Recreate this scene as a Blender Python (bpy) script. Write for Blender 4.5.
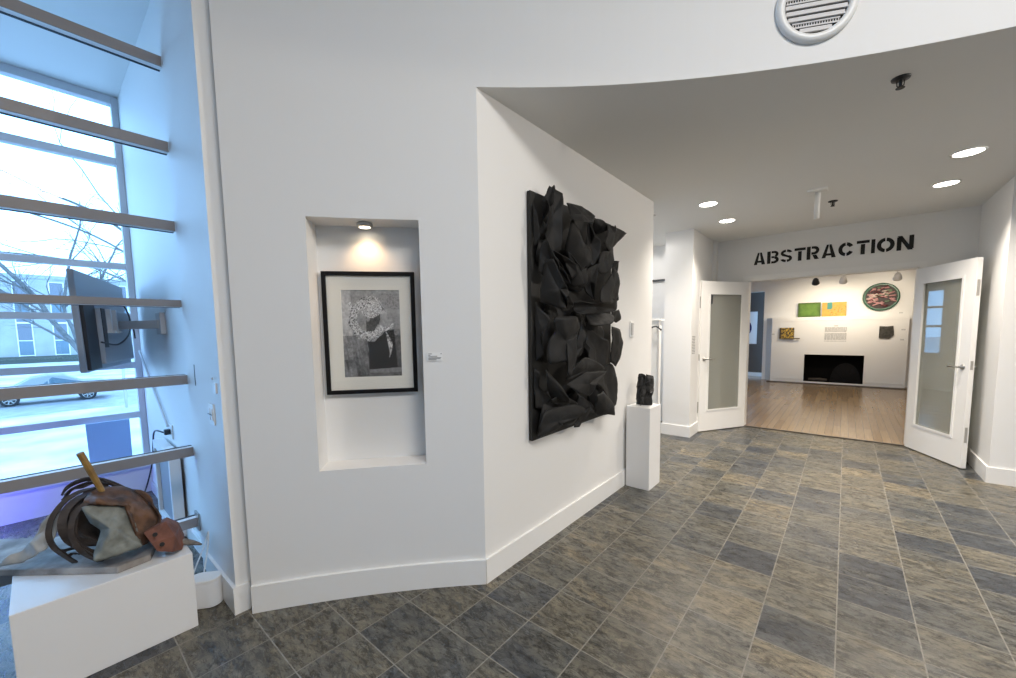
import bpy, bmesh, math, random, json
from mathutils import Vector, Matrix, noise
random.seed(7)
for _o in list(bpy.data.objects):
    bpy.data.objects.remove(_o)
SC = bpy.context.scene
COL = SC.collection
EYE = 1.495

# ------------------------------------------------------------------ camera
def make_camera():
    f, px, py = 398.48, 507.2, 365.2
    p, r, y = -0.0852389628, -0.0146221514, -0.704182635
    fwd = Vector((math.sin(y)*math.cos(p), math.cos(y)*math.cos(p), math.sin(p)))
    rt = Vector((math.cos(y), -math.sin(y), 0)); up = rt.cross(fwd)
    rt2 = rt*math.cos(r) + up*math.sin(r); up2 = -rt*math.sin(r) + up*math.cos(r)
    cd = bpy.data.cameras.new('camera'); co = bpy.data.objects.new('camera', cd)
    cd.sensor_fit = 'HORIZONTAL'; cd.sensor_width = 36.0; cd.lens = 36.0*f/1016.0
    cd.shift_x = (508-px)/1016.0; cd.shift_y = (py-339)/1016.0
    cd.clip_start = 0.02; cd.clip_end = 500
    m = Matrix((rt2, up2, -fwd)).transposed().to_4x4(); m.translation = (0, 0, EYE)
    co.matrix_world = m; COL.objects.link(co); SC.camera = co
make_camera()

# ------------------------------------------------------------------ sky, exposure, large lights
SC.view_settings.view_transform = 'Standard'
SC.view_settings.look = 'None'
SC.view_settings.exposure = 0.0
SC.view_settings.gamma = 1.0
SC.view_settings.use_curve_mapping = False
W = bpy.data.worlds.new('overcast_sky'); SC.world = W; W.use_nodes = True
_bg = W.node_tree.nodes['Background']
_bg.inputs[0].default_value = (0.30, 0.575, 1.0, 1); _bg.inputs[1].default_value = 5.6

def area_light(name, loc, direction, sx, sy, power, color, spread=math.pi, shape='RECTANGLE'):
    ld = bpy.data.lights.new(name, 'AREA'); ld.shape = shape; ld.size = sx
    if shape in ('RECTANGLE', 'ELLIPSE'): ld.size_y = sy
    ld.energy = power; ld.color = color; ld.spread = spread
    o = bpy.data.objects.new(name, ld); COL.objects.link(o); o.location = loc
    o.rotation_euler = Vector(direction).to_track_quat('-Z', 'Y').to_euler()
    return o
def spot_light(name, loc, target, power, color, angle, blend=0.5, radius=0.04):
    ld = bpy.data.lights.new(name, 'SPOT'); ld.energy = power; ld.color = color
    ld.spot_size = math.radians(angle); ld.spot_blend = blend; ld.shadow_soft_size = radius
    o = bpy.data.objects.new(name, ld); COL.objects.link(o); o.location = loc
    o.rotation_euler = (Vector(target)-Vector(loc)).to_track_quat('-Z', 'Y').to_euler()
    return o
WARM = (1.0, 0.90, 0.78); NEUTRAL = (1.0, 0.955, 0.905)
area_light('assumed_rotunda_light', (2.2, 0.3, 4.55), (0, 0, -1), 2.0, 2.0, 225, NEUTRAL)  # unseen overhead lamp, assumed from the light on bulkhead and niche wall
area_light('assumed_gallery_light', (-0.4, 9.6, 2.85), (0, 0, -1), 4.0, 3.0, 80, WARM)  # unseen overhead lamp, assumed to light the gallery evenly

# ------------------------------------------------------------------ materials
def mat(name, color, rough=0.5, metal=0.0, var=0.0, vscale=8.0, bump=0.0, bscale=40.0, color2=None, spec=0.5, sheen=0.0, coat=0.0):
    m = bpy.data.materials.new(name); m.use_nodes = True
    nt = m.node_tree; b = nt.nodes['Principled BSDF']
    b.inputs['Base Color'].default_value = (*color, 1); b.inputs['Roughness'].default_value = rough
    b.inputs['Metallic'].default_value = metal; b.inputs['Specular IOR Level'].default_value = spec
    if sheen: b.inputs['Sheen Weight'].default_value = sheen
    if coat: b.inputs['Coat Weight'].default_value = coat
    tc = nt.nodes.new('ShaderNodeTexCoord')
    if var > 0 or color2:
        n = nt.nodes.new('ShaderNodeTexNoise'); n.inputs['Scale'].default_value = vscale; n.inputs['Detail'].default_value = 6
        nt.links.new(tc.outputs['Object'], n.inputs['Vector'])
        rp = nt.nodes.new('ShaderNodeValToRGB')
        c2 = color2 or tuple(c*(1-var) for c in color)
        rp.color_ramp.elements[0].position = 0.35; rp.color_ramp.elements[0].color = (*c2, 1)
        rp.color_ramp.elements[1].position = 0.65; rp.color_ramp.elements[1].color = (*color, 1)
        nt.links.new(n.outputs['Fac'], rp.inputs['Fac']); nt.links.new(rp.outputs['Color'], b.inputs['Base Color'])
    if bump > 0:
        n2 = nt.nodes.new('ShaderNodeTexNoise'); n2.inputs['Scale'].default_value = bscale; n2.inputs['Detail'].default_value = 5
        nt.links.new(tc.outputs['Object'], n2.inputs['Vector'])
        bp = nt.nodes.new('ShaderNodeBump'); bp.inputs['Strength'].default_value = bump; bp.inputs['Distance'].default_value = 0.01
        nt.links.new(n2.outputs['Fac'], bp.inputs['Height']); nt.links.new(bp.outputs['Normal'], b.inputs['Normal'])
    return m
def emit_mat(name, color, strength):
    m = bpy.data.materials.new(name); m.use_nodes = True; nt = m.node_tree
    b = nt.nodes['Principled BSDF']; b.inputs['Base Color'].default_value = (*color, 1)
    b.inputs['Emission Color'].default_value = (*color, 1); b.inputs['Emission Strength'].default_value = strength
    return m
def glass_mat(name, tint, gloss=0.08, rough=0.0, haze=0.0, hazecol=(0.7, 0.7, 0.7)):
    m = bpy.data.materials.new(name); m.use_nodes = True; nt = m.node_tree
    for n in list(nt.nodes): nt.nodes.remove(n)
    out = nt.nodes.new('ShaderNodeOutputMaterial')
    t = nt.nodes.new('ShaderNodeBsdfTransparent'); t.inputs[0].default_value = (*tint, 1)
    g = nt.nodes.new('ShaderNodeBsdfGlossy'); g.inputs['Roughness'].default_value = rough
    fr = nt.nodes.new('ShaderNodeLayerWeight'); fr.inputs[0].default_value = 0.5      # Facing: the same from both sides of the pane
    pw = nt.nodes.new('ShaderNodeMath'); pw.operation = 'POWER'; pw.inputs[1].default_value = 5.0
    nt.links.new(fr.outputs['Facing'], pw.inputs[0])
    ad = nt.nodes.new('ShaderNodeMath'); ad.operation = 'MULTIPLY_ADD'; ad.inputs[1].default_value = 0.7; ad.inputs[2].default_value = 0.03+gloss; ad.use_clamp = True
    nt.links.new(pw.outputs[0], ad.inputs[0])
    src = t.outputs[0]
    if haze:
        d = nt.nodes.new('ShaderNodeBsdfDiffuse'); d.inputs[0].default_value = (*hazecol, 1)
        mx0 = nt.nodes.new('ShaderNodeMixShader'); mx0.inputs[0].default_value = haze
        nt.links.new(src, mx0.inputs[1]); nt.links.new(d.outputs[0], mx0.inputs[2]); src = mx0.outputs[0]
    mx = nt.nodes.new('ShaderNodeMixShader')
    nt.links.new(ad.outputs[0], mx.inputs[0]); nt.links.new(src, mx.inputs[1]); nt.links.new(g.outputs[0], mx.inputs[2])
    nt.links.new(mx.outputs[0], out.inputs[0])
    return m
def vcol_mat(name, rough=0.7):
    m = bpy.data.materials.new(name); m.use_nodes = True; nt = m.node_tree; b = nt.nodes['Principled BSDF']
    a = nt.nodes.new('ShaderNodeVertexColor'); a.layer_name = 'pigment'
    nt.links.new(a.outputs[0], b.inputs['Base Color']); b.inputs['Roughness'].default_value = rough
    return m

def slate_material():
    m = bpy.data.materials.new('slate_tile'); m.use_nodes = True; nt = m.node_tree; L = nt.links.new
    b = nt.nodes['Principled BSDF']; N = nt.nodes.new
    tc = N('ShaderNodeTexCoord'); mp = N('ShaderNodeMapping'); L(tc.outputs['Object'], mp.inputs['Vector'])
    mp.inputs['Location'].default_value = (0.277+0.304*30, -0.636+0.302*40, 0)
    br = N('ShaderNodeTexBrick'); br.offset = 0.0; br.squash = 1.0
    br.inputs['Color1'].default_value = (0, 0, 0, 1); br.inputs['Color2'].default_value = (1, 1, 1, 1); br.inputs['Mortar'].default_value = (0.5, 0.5, 0.5, 1)
    br.inputs['Scale'].default_value = 1.0; br.inputs['Mortar Size'].default_value = 0.0032; br.inputs['Mortar Smooth'].default_value = 0.3
    br.inputs['Brick Width'].default_value = 0.304; br.inputs['Row Height'].default_value = 0.302
    L(mp.outputs[0], br.inputs['Vector'])
    # each tile is cut from another piece of stone: shift the grain by the tile's own number
    sc = N('ShaderNodeVectorMath'); sc.operation = 'SCALE'; L(br.outputs['Color'], sc.inputs[0]); sc.inputs['Scale'].default_value = 37.0
    ad = N('ShaderNodeVectorMath'); ad.operation = 'ADD'; L(mp.outputs[0], ad.inputs[0]); L(sc.outputs[0], ad.inputs[1])
    st = N('ShaderNodeMapping'); st.inputs['Rotation'].default_value = (0, 0, 0.5); st.inputs['Scale'].default_value = (0.75, 1.75, 1.0); L(ad.outputs[0], st.inputs['Vector'])
    n1 = N('ShaderNodeTexNoise'); n1.inputs['Scale'].default_value = 3.0; n1.inputs['Detail'].default_value = 12; n1.inputs['Roughness'].default_value = 0.68; n1.inputs['Distortion'].default_value = 0.5
    L(st.outputs[0], n1.inputs['Vector'])
    n2 = N('ShaderNodeTexNoise'); n2.inputs['Scale'].default_value = 15.0; n2.inputs['Detail'].default_value = 14; n2.inputs['Roughness'].default_value = 0.8; n2.inputs['Distortion'].default_value = 0.4
    L(st.outputs[0], n2.inputs['Vector'])
    tone = N('ShaderNodeValToRGB'); cr = tone.color_ramp
    cols = [(0.0, (0.028, 0.033, 0.041)), (0.15, (0.055, 0.058, 0.058)), (0.4, (0.078, 0.076, 0.064)), (0.6, (0.097, 0.088, 0.066)), (0.8, (0.083, 0.081, 0.070)), (1.0, (0.132, 0.113, 0.078))]
    cr.elements[0].position, cr.elements[0].color = 0.0, (*cols[0][1], 1)
    cr.elements[1].position, cr.elements[1].color = 1.0, (*cols[-1][1], 1)
    for p, c in cols[1:-1]:
        e = cr.elements.new(p); e.color = (*c, 1)
    mixv = N('ShaderNodeMath'); mixv.operation = 'MULTIPLY_ADD'; L(n1.outputs['Fac'], mixv.inputs[0]); mixv.inputs[1].default_value = 1.5; mixv.inputs[2].default_value = -0.75
    sm = N('ShaderNodeMath'); sm.operation = 'ADD'; L(mixv.outputs[0], sm.inputs[0])
    bw = N('ShaderNodeSeparateColor'); L(br.outputs['Color'], bw.inputs[0]); L(bw.outputs[0], sm.inputs[1]); sm.use_clamp = True
    L(sm.outputs[0], tone.inputs['Fac'])
    gr = N('ShaderNodeValToRGB'); gr.color_ramp.elements[0].position = 0.42; gr.color_ramp.elements[0].color = (0.55, 0.55, 0.56, 1)
    gr.color_ramp.elements[1].position = 0.62; gr.color_ramp.elements[1].color = (1.75, 1.70, 1.62, 1); L(n2.outputs['Fac'], gr.inputs['Fac'])
    # cleft lines: thin dark seams where a third noise crosses its middle
    n3 = N('ShaderNodeTexNoise'); n3.inputs['Scale'].default_value = 5.0; n3.inputs['Detail'].default_value = 9; n3.inputs['Roughness'].default_value = 0.66; n3.inputs['Distortion'].default_value = 0.8
    L(st.outputs[0], n3.inputs['Vector'])
    s3 = N('ShaderNodeMath'); s3.operation = 'SUBTRACT'; L(n3.outputs['Fac'], s3.inputs[0]); s3.inputs[1].default_value = 0.5
    a3 = N('ShaderNodeMath'); a3.operation = 'ABSOLUTE'; L(s3.outputs[0], a3.inputs[0])
    r3 = N('ShaderNodeMapRange'); L(a3.outputs[0], r3.inputs[0]); r3.inputs[1].default_value = 0.0; r3.inputs[2].default_value = 0.035; r3.inputs[3].default_value = 0.42; r3.inputs[4].default_value = 1.1
    # and pale mineral veins
    n4 = N('ShaderNodeTexNoise'); n4.inputs['Scale'].default_value = 7.0; n4.inputs['Detail'].default_value = 10; n4.inputs['Roughness'].default_value = 0.7; n4.inputs['Distortion'].default_value = 1.2
    o4 = N('ShaderNodeVectorMath'); o4.operation = 'ADD'; L(st.outputs[0], o4.inputs[0]); o4.inputs[1].default_value = (5.3, 1.7, 3.1); L(o4.outputs[0], n4.inputs['Vector'])
    s4 = N('ShaderNodeMath'); s4.operation = 'SUBTRACT'; L(n4.outputs['Fac'], s4.inputs[0]); s4.inputs[1].default_value = 0.53
    a4 = N('ShaderNodeMath'); a4.operation = 'ABSOLUTE'; L(s4.outputs[0], a4.inputs[0])
    r4 = N('ShaderNodeMapRange'); L(a4.outputs[0], r4.inputs[0]); r4.inputs[1].default_value = 0.0; r4.inputs[2].default_value = 0.016; r4.inputs[3].default_value = 1.9; r4.inputs[4].default_value = 1.0
    m4 = N('ShaderNodeMath'); m4.operation = 'MULTIPLY'; L(r3.outputs[0], m4.inputs[0]); L(r4.outputs[0], m4.inputs[1])
    gx = N('ShaderNodeVectorMath'); gx.operation = 'SCALE'; L(gr.outputs[0], gx.inputs[0]); L(m4.outputs[0], gx.inputs['Scale'])
    mu = N('ShaderNodeMix'); mu.data_type = 'RGBA'; mu.blend_type = 'MULTIPLY'; mu.inputs[0].default_value = 1.0
    L(tone.outputs[0], mu.inputs[6]); L(gx.outputs[0], mu.inputs[7])
    gm = N('ShaderNodeMix'); gm.data_type = 'RGBA'; L(br.outputs['Fac'], gm.inputs[0]); L(mu.outputs[2], gm.inputs[6]); gm.inputs[7].default_value = (0.24, 0.225, 0.195, 1)
    L(gm.outputs[2], b.inputs['Base Color'])
    rr = N('ShaderNodeMapRange'); L(n2.outputs['Fac'], rr.inputs[0]); rr.inputs[3].default_value = 0.16; rr.inputs[4].default_value = 0.40; L(rr.outputs[0], b.inputs['Roughness'])
    hs = N('ShaderNodeMath'); hs.operation = 'SUBTRACT'; L(n2.outputs['Fac'], hs.inputs[0]); L(br.outputs['Fac'], hs.inputs[1])
    bp = N('ShaderNodeBump'); bp.inputs['Strength'].default_value = 0.35; bp.inputs['Distance'].default_value = 0.006; L(hs.outputs[0], bp.inputs['Height']); L(bp.outputs[0], b.inputs['Normal'])
    return m
def plank_material():
    m = bpy.data.materials.new('oak_strip_floor'); m.use_nodes = True; nt = m.node_tree; L = nt.links.new; N = nt.nodes.new
    b = nt.nodes['Principled BSDF']; tc = N('ShaderNodeTexCoord'); mp = N('ShaderNodeMapping'); mp.inputs['Rotation'].default_value = (0, 0, math.pi/2)
    L(tc.outputs['Object'], mp.inputs['Vector'])
    br = N('ShaderNodeTexBrick'); br.offset = 0.37; br.inputs['Scale'].default_value = 1.0; br.inputs['Mortar Size'].default_value = 0.0016
    br.inputs['Brick Width'].default_value = 1.1; br.inputs['Row Height'].default_value = 0.085
    br.inputs['Color1'].default_value = (0.37, 0.26, 0.15, 1); br.inputs['Color2'].default_value = (0.29, 0.195, 0.112, 1); br.inputs['Mortar'].default_value = (0.11, 0.06, 0.035, 1)
    L(mp.outputs[0], br.inputs['Vector'])
    st = N('ShaderNodeMapping'); st.inputs['Scale'].default_value = (1.5, 30, 1); L(mp.outputs[0], st.inputs['Vector'])
    n = N('ShaderNodeTexNoise'); n.inputs['Scale'].default_value = 2; n.inputs['Detail'].default_value = 6; L(st.outputs[0], n.inputs['Vector'])
    rp = N('ShaderNodeValToRGB'); rp.color_ramp.elements[0].color = (0.75, 0.75, 0.75, 1); rp.color_ramp.elements[1].color = (1.2, 1.2, 1.2, 1); L(n.outputs['Fac'], rp.inputs['Fac'])
    mu = N('ShaderNodeMix'); mu.data_type = 'RGBA'; mu.blend_type = 'MULTIPLY'; mu.inputs[0].default_value = 1.0
    L(br.outputs['Color'], mu.inputs[6]); L(rp.outputs[0], mu.inputs[7]); L(mu.outputs[2], b.inputs['Base Color'])
    b.inputs['Roughness'].default_value = 0.2
    return m

M = {}
M['paint'] = mat('white_wall_paint', (0.80, 0.795, 0.78), 0.6, bump=0.03, bscale=160)
M['ceiling'] = mat('ceiling_paint', (0.78, 0.775, 0.75), 0.8, bump=0.03, bscale=120)
M['trim'] = mat('semi_gloss_trim', (0.83, 0.825, 0.81), 0.35)
M['slate'] = slate_material(); M['oak'] = plank_material()
M['alu'] = mat('painted_aluminium', (0.56, 0.55, 0.55), 0.45)
M['bar'] = mat('bronze_grey_bar', (0.27, 0.25, 0.245), 0.5)
M['winframe'] = mat('window_frame_paint', (0.62, 0.63, 0.66), 0.45)
M['gasket'] = mat('black_gasket', (0.01, 0.012, 0.02), 0.6)
M['pane'] = glass_mat('window_glass', (0.94, 0.97, 0.97), 0.0)
M['clearglass'] = glass_mat('picture_glass', (0.99, 0.99, 0.99), 0.0)
M['doorglass'] = glass_mat('door_glass', (0.72, 0.73, 0.68), 0.10, 0.02, 0.34, (0.60, 0.61, 0.56))
M['chrome'] = mat('brushed_steel', (0.50, 0.49, 0.47), 0.3, 1.0)
M['white'] = mat('white_lacquer', (0.80, 0.80, 0.80), 0.4)
M['plastic'] = mat('white_plastic', (0.82, 0.82, 0.80), 0.35)
M['ledge'] = mat('ledge_paint', (0.70, 0.71, 0.74), 0.5)
M['dark'] = mat('dark_plastic', (0.018, 0.02, 0.024), 0.45)
M['black'] = mat('black_paint', (0.008, 0.008, 0.008), 0.55)
M['soot'] = mat('sooty_black', (0.004, 0.004, 0.004), 1.0, spec=0.05)
M['felt'] = mat('black_felt_sheet', (0.012, 0.012, 0.0125), 0.6, var=0.2, vscale=5, bump=0.1, bscale=220, spec=0.3)
M['letter'] = mat('black_vinyl', (0.006, 0.006, 0.006), 0.6)
M['ink'] = mat('grey_print', (0.28, 0.28, 0.28), 0.8)
M['label'] = mat('label_card', (0.85, 0.85, 0.84), 0.7)
M['frame'] = mat('black_frame_wood', (0.006, 0.006, 0.007), 0.5, spec=0.2)
M['mat'] = mat('cream_mat_board', (0.86, 0.84, 0.765), 0.85)
M['pigment'] = vcol_mat('painted_pigment', 0.7)
M['gloss_pigment'] = vcol_mat('glazed_pigment', 0.35)
M['lens'] = emit_mat('lit_lens', (1.0, 0.93, 0.82), 14.0)
M['puck'] = emit_mat('lit_puck_lens', (1.0, 0.86, 0.66), 16.0)
M['wood'] = mat('weathered_plank', (0.44, 0.41, 0.38), 0.8, color2=(0.20, 0.18, 0.165), vscale=9, bump=0.5, bscale=25)
M['cloth'] = mat('grey_stiff_cloth', (0.27, 0.29, 0.27), 0.85, color2=(0.17, 0.175, 0.155), vscale=14, bump=0.4, bscale=30)
M['leather'] = mat('brown_leather', (0.17, 0.082, 0.040), 0.6, color2=(0.045, 0.026, 0.018), vscale=15, bump=0.5, bscale=35)
M['hoop'] = mat('dark_bark_strip', (0.065, 0.048, 0.040), 0.65, color2=(0.032, 0.024, 0.021), vscale=18, bump=0.3, bscale=50)
M['palecloth'] = mat('pale_weathered_sheet', (0.48, 0.49, 0.49), 0.8, color2=(0.30, 0.31, 0.31), vscale=10, bump=0.4, bscale=25)
M['stick'] = mat('yellow_stick', (0.36, 0.215, 0.055), 0.6, color2=(0.22, 0.12, 0.035), vscale=20)
M['brick'] = mat('red_brown_brick', (0.215, 0.085, 0.055), 0.85, color2=(0.12, 0.052, 0.038), vscale=16, bump=0.6, bscale=45)
M['bluegrey'] = mat('tv_back_shell', (0.30, 0.32, 0.35), 0.5)
M['bluepanel'] = mat('blue_panel', (0.30, 0.50, 0.80), 0.35)
M['gallerydark'] = mat('charcoal_wall_paint', (0.095, 0.075, 0.062), 0.7)
M['snow'] = mat('snow_ground', (0.70, 0.70, 0.70), 0.8, color2=(0.36, 0.37, 0.38), vscale=0.45)
M['road'] = mat('wet_road', (0.30, 0.31, 0.33), 0.5, var=0.3, vscale=1.5)
M['concrete'] = mat('concrete_facade', (0.40, 0.41, 0.41), 0.8, var=0.15, vscale=0.6)
M['carpaint'] = mat('silver_car_paint', (0.24, 0.25, 0.26), 0.3, 0.2)
M['tyre'] = mat('tyre_rubber', (0.02, 0.02, 0.022), 0.8)
M['carglass'] = mat('car_glass', (0.05, 0.10, 0.13), 0.1)
M['bark'] = mat('bare_bark', (0.17, 0.165, 0.16), 0.9, var=0.3, vscale=3)
M['windowdark'] = mat('facade_window_glass', (0.14, 0.20, 0.24), 0.2)
M['spandrel'] = mat('facade_spandrel', (0.17, 0.18, 0.21), 0.5)

# ------------------------------------------------------------------ mesh builder
WLOC = {}
class MB:
    def __init__(s): s.v = []; s.f = []; s.c = None
    def add(s, vs, fs):
        o = len(s.v); s.v += [Vector(v) for v in vs]; s.f += [tuple(i+o for i in f) for f in fs]; return s
    def box(s, x0, x1, y0, y1, z0, z1):
        vs = [(x, y, z) for z in (z0, z1) for y in (y0, y1) for x in (x0, x1)]
        return s.add(vs, [(0, 2, 3, 1), (4, 5, 7, 6), (0, 1, 5, 4), (2, 6, 7, 3), (0, 4, 6, 2), (1, 3, 7, 5)])
    def obox(s, c, ax, hx):
        c = Vector(c); ax = [Vector(a).normalized() for a in ax]
        vs = [c + ax[0]*hx[0]*i + ax[1]*hx[1]*j + ax[2]*hx[2]*k for k in (-1, 1) for j in (-1, 1) for i in (-1, 1)]
        return s.add(vs, [(0, 2, 3, 1), (4, 5, 7, 6), (0, 1, 5, 4), (2, 6, 7, 3), (0, 4, 6, 2), (1, 3, 7, 5)])
    def prism(s, pts, z0, z1):
        n = len(pts); vs = [(p[0], p[1], z0) for p in pts] + [(p[0], p[1], z1) for p in pts]
        return s.add(vs, [tuple(range(n-1, -1, -1)), tuple(range(n, 2*n))] + [(i, (i+1) % n, n+(i+1) % n, n+i) for i in range(n)])
    def extrude(s, pts3, d):
        n = len(pts3); d = Vector(d); a = [Vector(p) for p in pts3]; vs = a + [p+d for p in a]
        return s.add(vs, [tuple(range(n-1, -1, -1)), tuple(range(n, 2*n))] + [(i, (i+1) % n, n+(i+1) % n, n+i) for i in range(n)])
    def tube(s, pts, r, n=8, caps=True):
        pts = [Vector(p) for p in pts]; rs = r if isinstance(r, (list, tuple)) else [r]*len(pts)
        vs = []; ref = None
        for i, p in enumerate(pts):
            t = (pts[min(i+1, len(pts)-1)] - pts[max(i-1, 0)]).normalized()
            if ref is None: ref = Vector((0, 0, 1)) if abs(t.z) < 0.9 else Vector((1, 0, 0))
            a = t.cross(ref).normalized(); b = a.cross(t).normalized(); ref = b
            vs += [p + (a*math.cos(k*2*math.pi/n) + b*math.sin(k*2*math.pi/n))*rs[i] for k in range(n)]
        fs = [(i*n+k, i*n+(k+1) % n, (i+1)*n+(k+1) % n, (i+1)*n+k) for i in range(len(pts)-1) for k in range(n)]
        if caps: fs += [tuple(range(n-1, -1, -1)), tuple(range((len(pts)-1)*n, len(pts)*n))]
        return s.add(vs, fs)
    def ribbon(s, pts, w, th, wdir):
        """flat strip along pts, width w along wdir, thickness th"""
        pts = [Vector(p) for p in pts]; vs = []; n = len(pts)
        for i, p in enumerate(pts):
            t = (pts[min(i+1, n-1)] - pts[max(i-1, 0)]).normalized(); a = Vector(wdir[i] if isinstance(wdir, list) else wdir).normalized()
            a = (a - t*a.dot(t)).normalized(); b = t.cross(a)
            for q, r in ((-1, -1), (1, -1), (1, 1), (-1, 1)): vs.append(p + a*q*w/2 + b*r*th/2)
        fs = [(i*4+k, i*4+(k+1) % 4, (i+1)*4+(k+1) % 4, (i+1)*4+k) for i in range(n-1) for k in range(4)]
        fs += [(3, 2, 1, 0), tuple(range((n-1)*4, n*4))]
        return s.add(vs, fs)
    def lathe(s, prof, c, axis=(0, 0, 1), n=32, closed=True):
        """prof: list of (radius, offset along axis)"""
        c = Vector(c); ax = Vector(axis).normalized(); a = ax.orthogonal().normalized(); b = ax.cross(a)
        vs = []
        for r, h in prof:
            vs += [c + ax*h + (a*math.cos(k*2*math.pi/n) + b*math.sin(k*2*math.pi/n))*r for k in range(n)]
        m = len(prof)
        fs = [(i*n+k, i*n+(k+1) % n, (i+1)*n+(k+1) % n, (i+1)*n+k) for i in range(m-1) for k in range(n)]
        if closed: fs += [tuple(range(n-1, -1, -1)), tuple(range((m-1)*n, m*n))]
        else: fs += [((m-1)*n+k, (m-1)*n+(k+1) % n, (k+1) % n, k) for k in range(n)]
        return s.add(vs, fs)
    def grid(s, fn, nu, nv):
        vs = [fn(i/nu, j/nv) for j in range(nv+1) for i in range(nu+1)]
        return s.add(vs, [(j*(nu+1)+i, j*(nu+1)+i+1, (j+1)*(nu+1)+i+1, (j+1)*(nu+1)+i) for j in range(nv) for i in range(nu)])
    def build(s, name, m, parent=None, origin=None, smooth=False, bevel=0, solid=0, subsurf=0):
        if parent is not None: org = WLOC[parent]
        else:
            if origin is None:
                xs = [v.x for v in s.v]; ys = [v.y for v in s.v]; zs = [v.z for v in s.v]
                origin = ((min(xs)+max(xs))/2, (min(ys)+max(ys))/2, min(zs))
            org = Vector(origin)
        me = bpy.data.meshes.new(name); me.from_pydata([tuple(v-org) for v in s.v], [], s.f)
        bm = bmesh.new(); bm.from_mesh(me); bmesh.ops.recalc_face_normals(bm, faces=bm.faces); bm.to_mesh(me); bm.free()
        if smooth:
            for p in me.polygons: p.use_smooth = True
        me.materials.append(m)
        o = bpy.data.objects.new(name, me); COL.objects.link(o)
        if parent is not None: o.parent = parent
        else: o.location = org
        WLOC[o] = org
        if solid:
            md = o.modifiers.new('thickness', 'SOLIDIFY'); md.thickness = solid; md.offset = 0
        if bevel:
            md = o.modifiers.new('bevel', 'BEVEL'); md.width = bevel; md.segments = 2; md.limit_method = 'ANGLE'
        if subsurf:
            md = o.modifiers.new('subdivision', 'SUBSURF'); md.levels = subsurf; md.render_levels = subsurf
        return o
def tag(o, label=None, cat=None, group=None, kind=None):
    if label: o['label'] = label
    if cat: o['category'] = cat
    if group: o['group'] = group
    if kind: o['kind'] = kind
    return o
def thing(name, label, cat, loc, group=None, kind=None):
    o = bpy.data.objects.new(name, None); COL.objects.link(o); o.location = loc; o.empty_display_size = 0.05
    WLOC[o] = Vector(loc); return tag(o, label, cat, group, kind)
def struct(name, mb, m, **k): return tag(mb.build(name, m, **k), kind='structure')
def dup(root, loc, label=None):
    """a copy of a thing with copies of its parts and their sub-parts"""
    r = root.copy(); COL.objects.link(r); r.location = loc; WLOC[r] = Vector(loc)
    if label: r['label'] = label
    for ch in list(root.children):
        c = ch.copy(); COL.objects.link(c); c.parent = r; WLOC[c] = WLOC[r]
        for g in list(ch.children):
            d = g.copy(); COL.objects.link(d); d.parent = c; WLOC[d] = WLOC[r]
    return r
def smooth_closed(P, n):
    """n points round a closed Catmull-Rom curve through the tuples P"""
    k = len(P); out = []
    for i in range(n):
        t = i*k/n; j = int(t); u = t-j
        a, b, c, d = (P[(j+q-1) % k] for q in range(4))
        out.append(tuple(0.5*((2*b[x]) + (c[x]-a[x])*u + (2*a[x]-5*b[x]+4*c[x]-d[x])*u*u + (3*b[x]-a[x]-3*c[x]+d[x])*u*u*u) for x in range(len(b))))
    return out
def smooth_open(P, n):
    Q = [P[0]] + list(P) + [P[-1]]; out = []
    k = len(P)-1
    for i in range(n+1):
        t = min(i*k/n, k-1e-6); j = int(t); u = t-j
        a, b, c, d = Q[j], Q[j+1], Q[j+2], Q[j+3]
        out.append(Vector([0.5*((2*b[x]) + (c[x]-a[x])*u + (2*a[x]-5*b[x]+4*c[x]-d[x])*u*u + (3*b[x]-a[x]-3*c[x]+d[x])*u*u*u) for x in range(3)]))
    return out
def sheet(P, normal, bulge, seed, wrinkle=0.01, wscale=9.0, rings=7, n=40, sharp=False, roll=False):
    """a stiff sheet: outline P in space, swelling by bulge along normal, crumpled a little"""
    nrm = Vector(normal).normalized()
    B = [Vector(p) for p in smooth_closed(P, n)]
    if sharp:
        B = []
        k = len(P)
        for i in range(n):
            t = i*k/n; j = int(t); u = t-j
            B.append(Vector(P[j])*(1-u) + Vector(P[(j+1) % k])*u)
    c = sum(B, Vector())/n
    ax = max((b-c for b in B), key=lambda q: q.length).normalized(); sd = ax.cross(nrm).normalized(); sm = max(abs((b-c).dot(sd)) for b in B) or 1
    vs = []
    for r in range(rings+1):
        f = r/rings
        for b in B:
            p = c + (b-c)*f
            w = noise.noise(p*wscale + Vector((seed*7.1, seed*3.3, 0)))*wrinkle*(0.4+0.6*min(1, 1.4-f)) + noise.noise(p*wscale*2.7 + Vector((0, seed*5.1, seed)))*wrinkle*0.35
            g = (1-((p-c).dot(sd)/sm)**2) if roll else (1-f*f)
            vs.append(p + nrm*(bulge*g + w))
    fs = [(r*n+k, r*n+(k+1) % n, (r+1)*n+(k+1) % n, (r+1)*n+k) for r in range(rings) for k in range(n) if r > 0]
    mb = MB(); mb.add(vs[n:], [tuple(i-n for i in f) for f in fs])
    mb.v.append(sum((vs[k] for k in range(n)), Vector())/n); ci = len(mb.v)-1
    mb.f += [(ci, k, (k+1) % n) for k in range(n)]
    return mb
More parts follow.
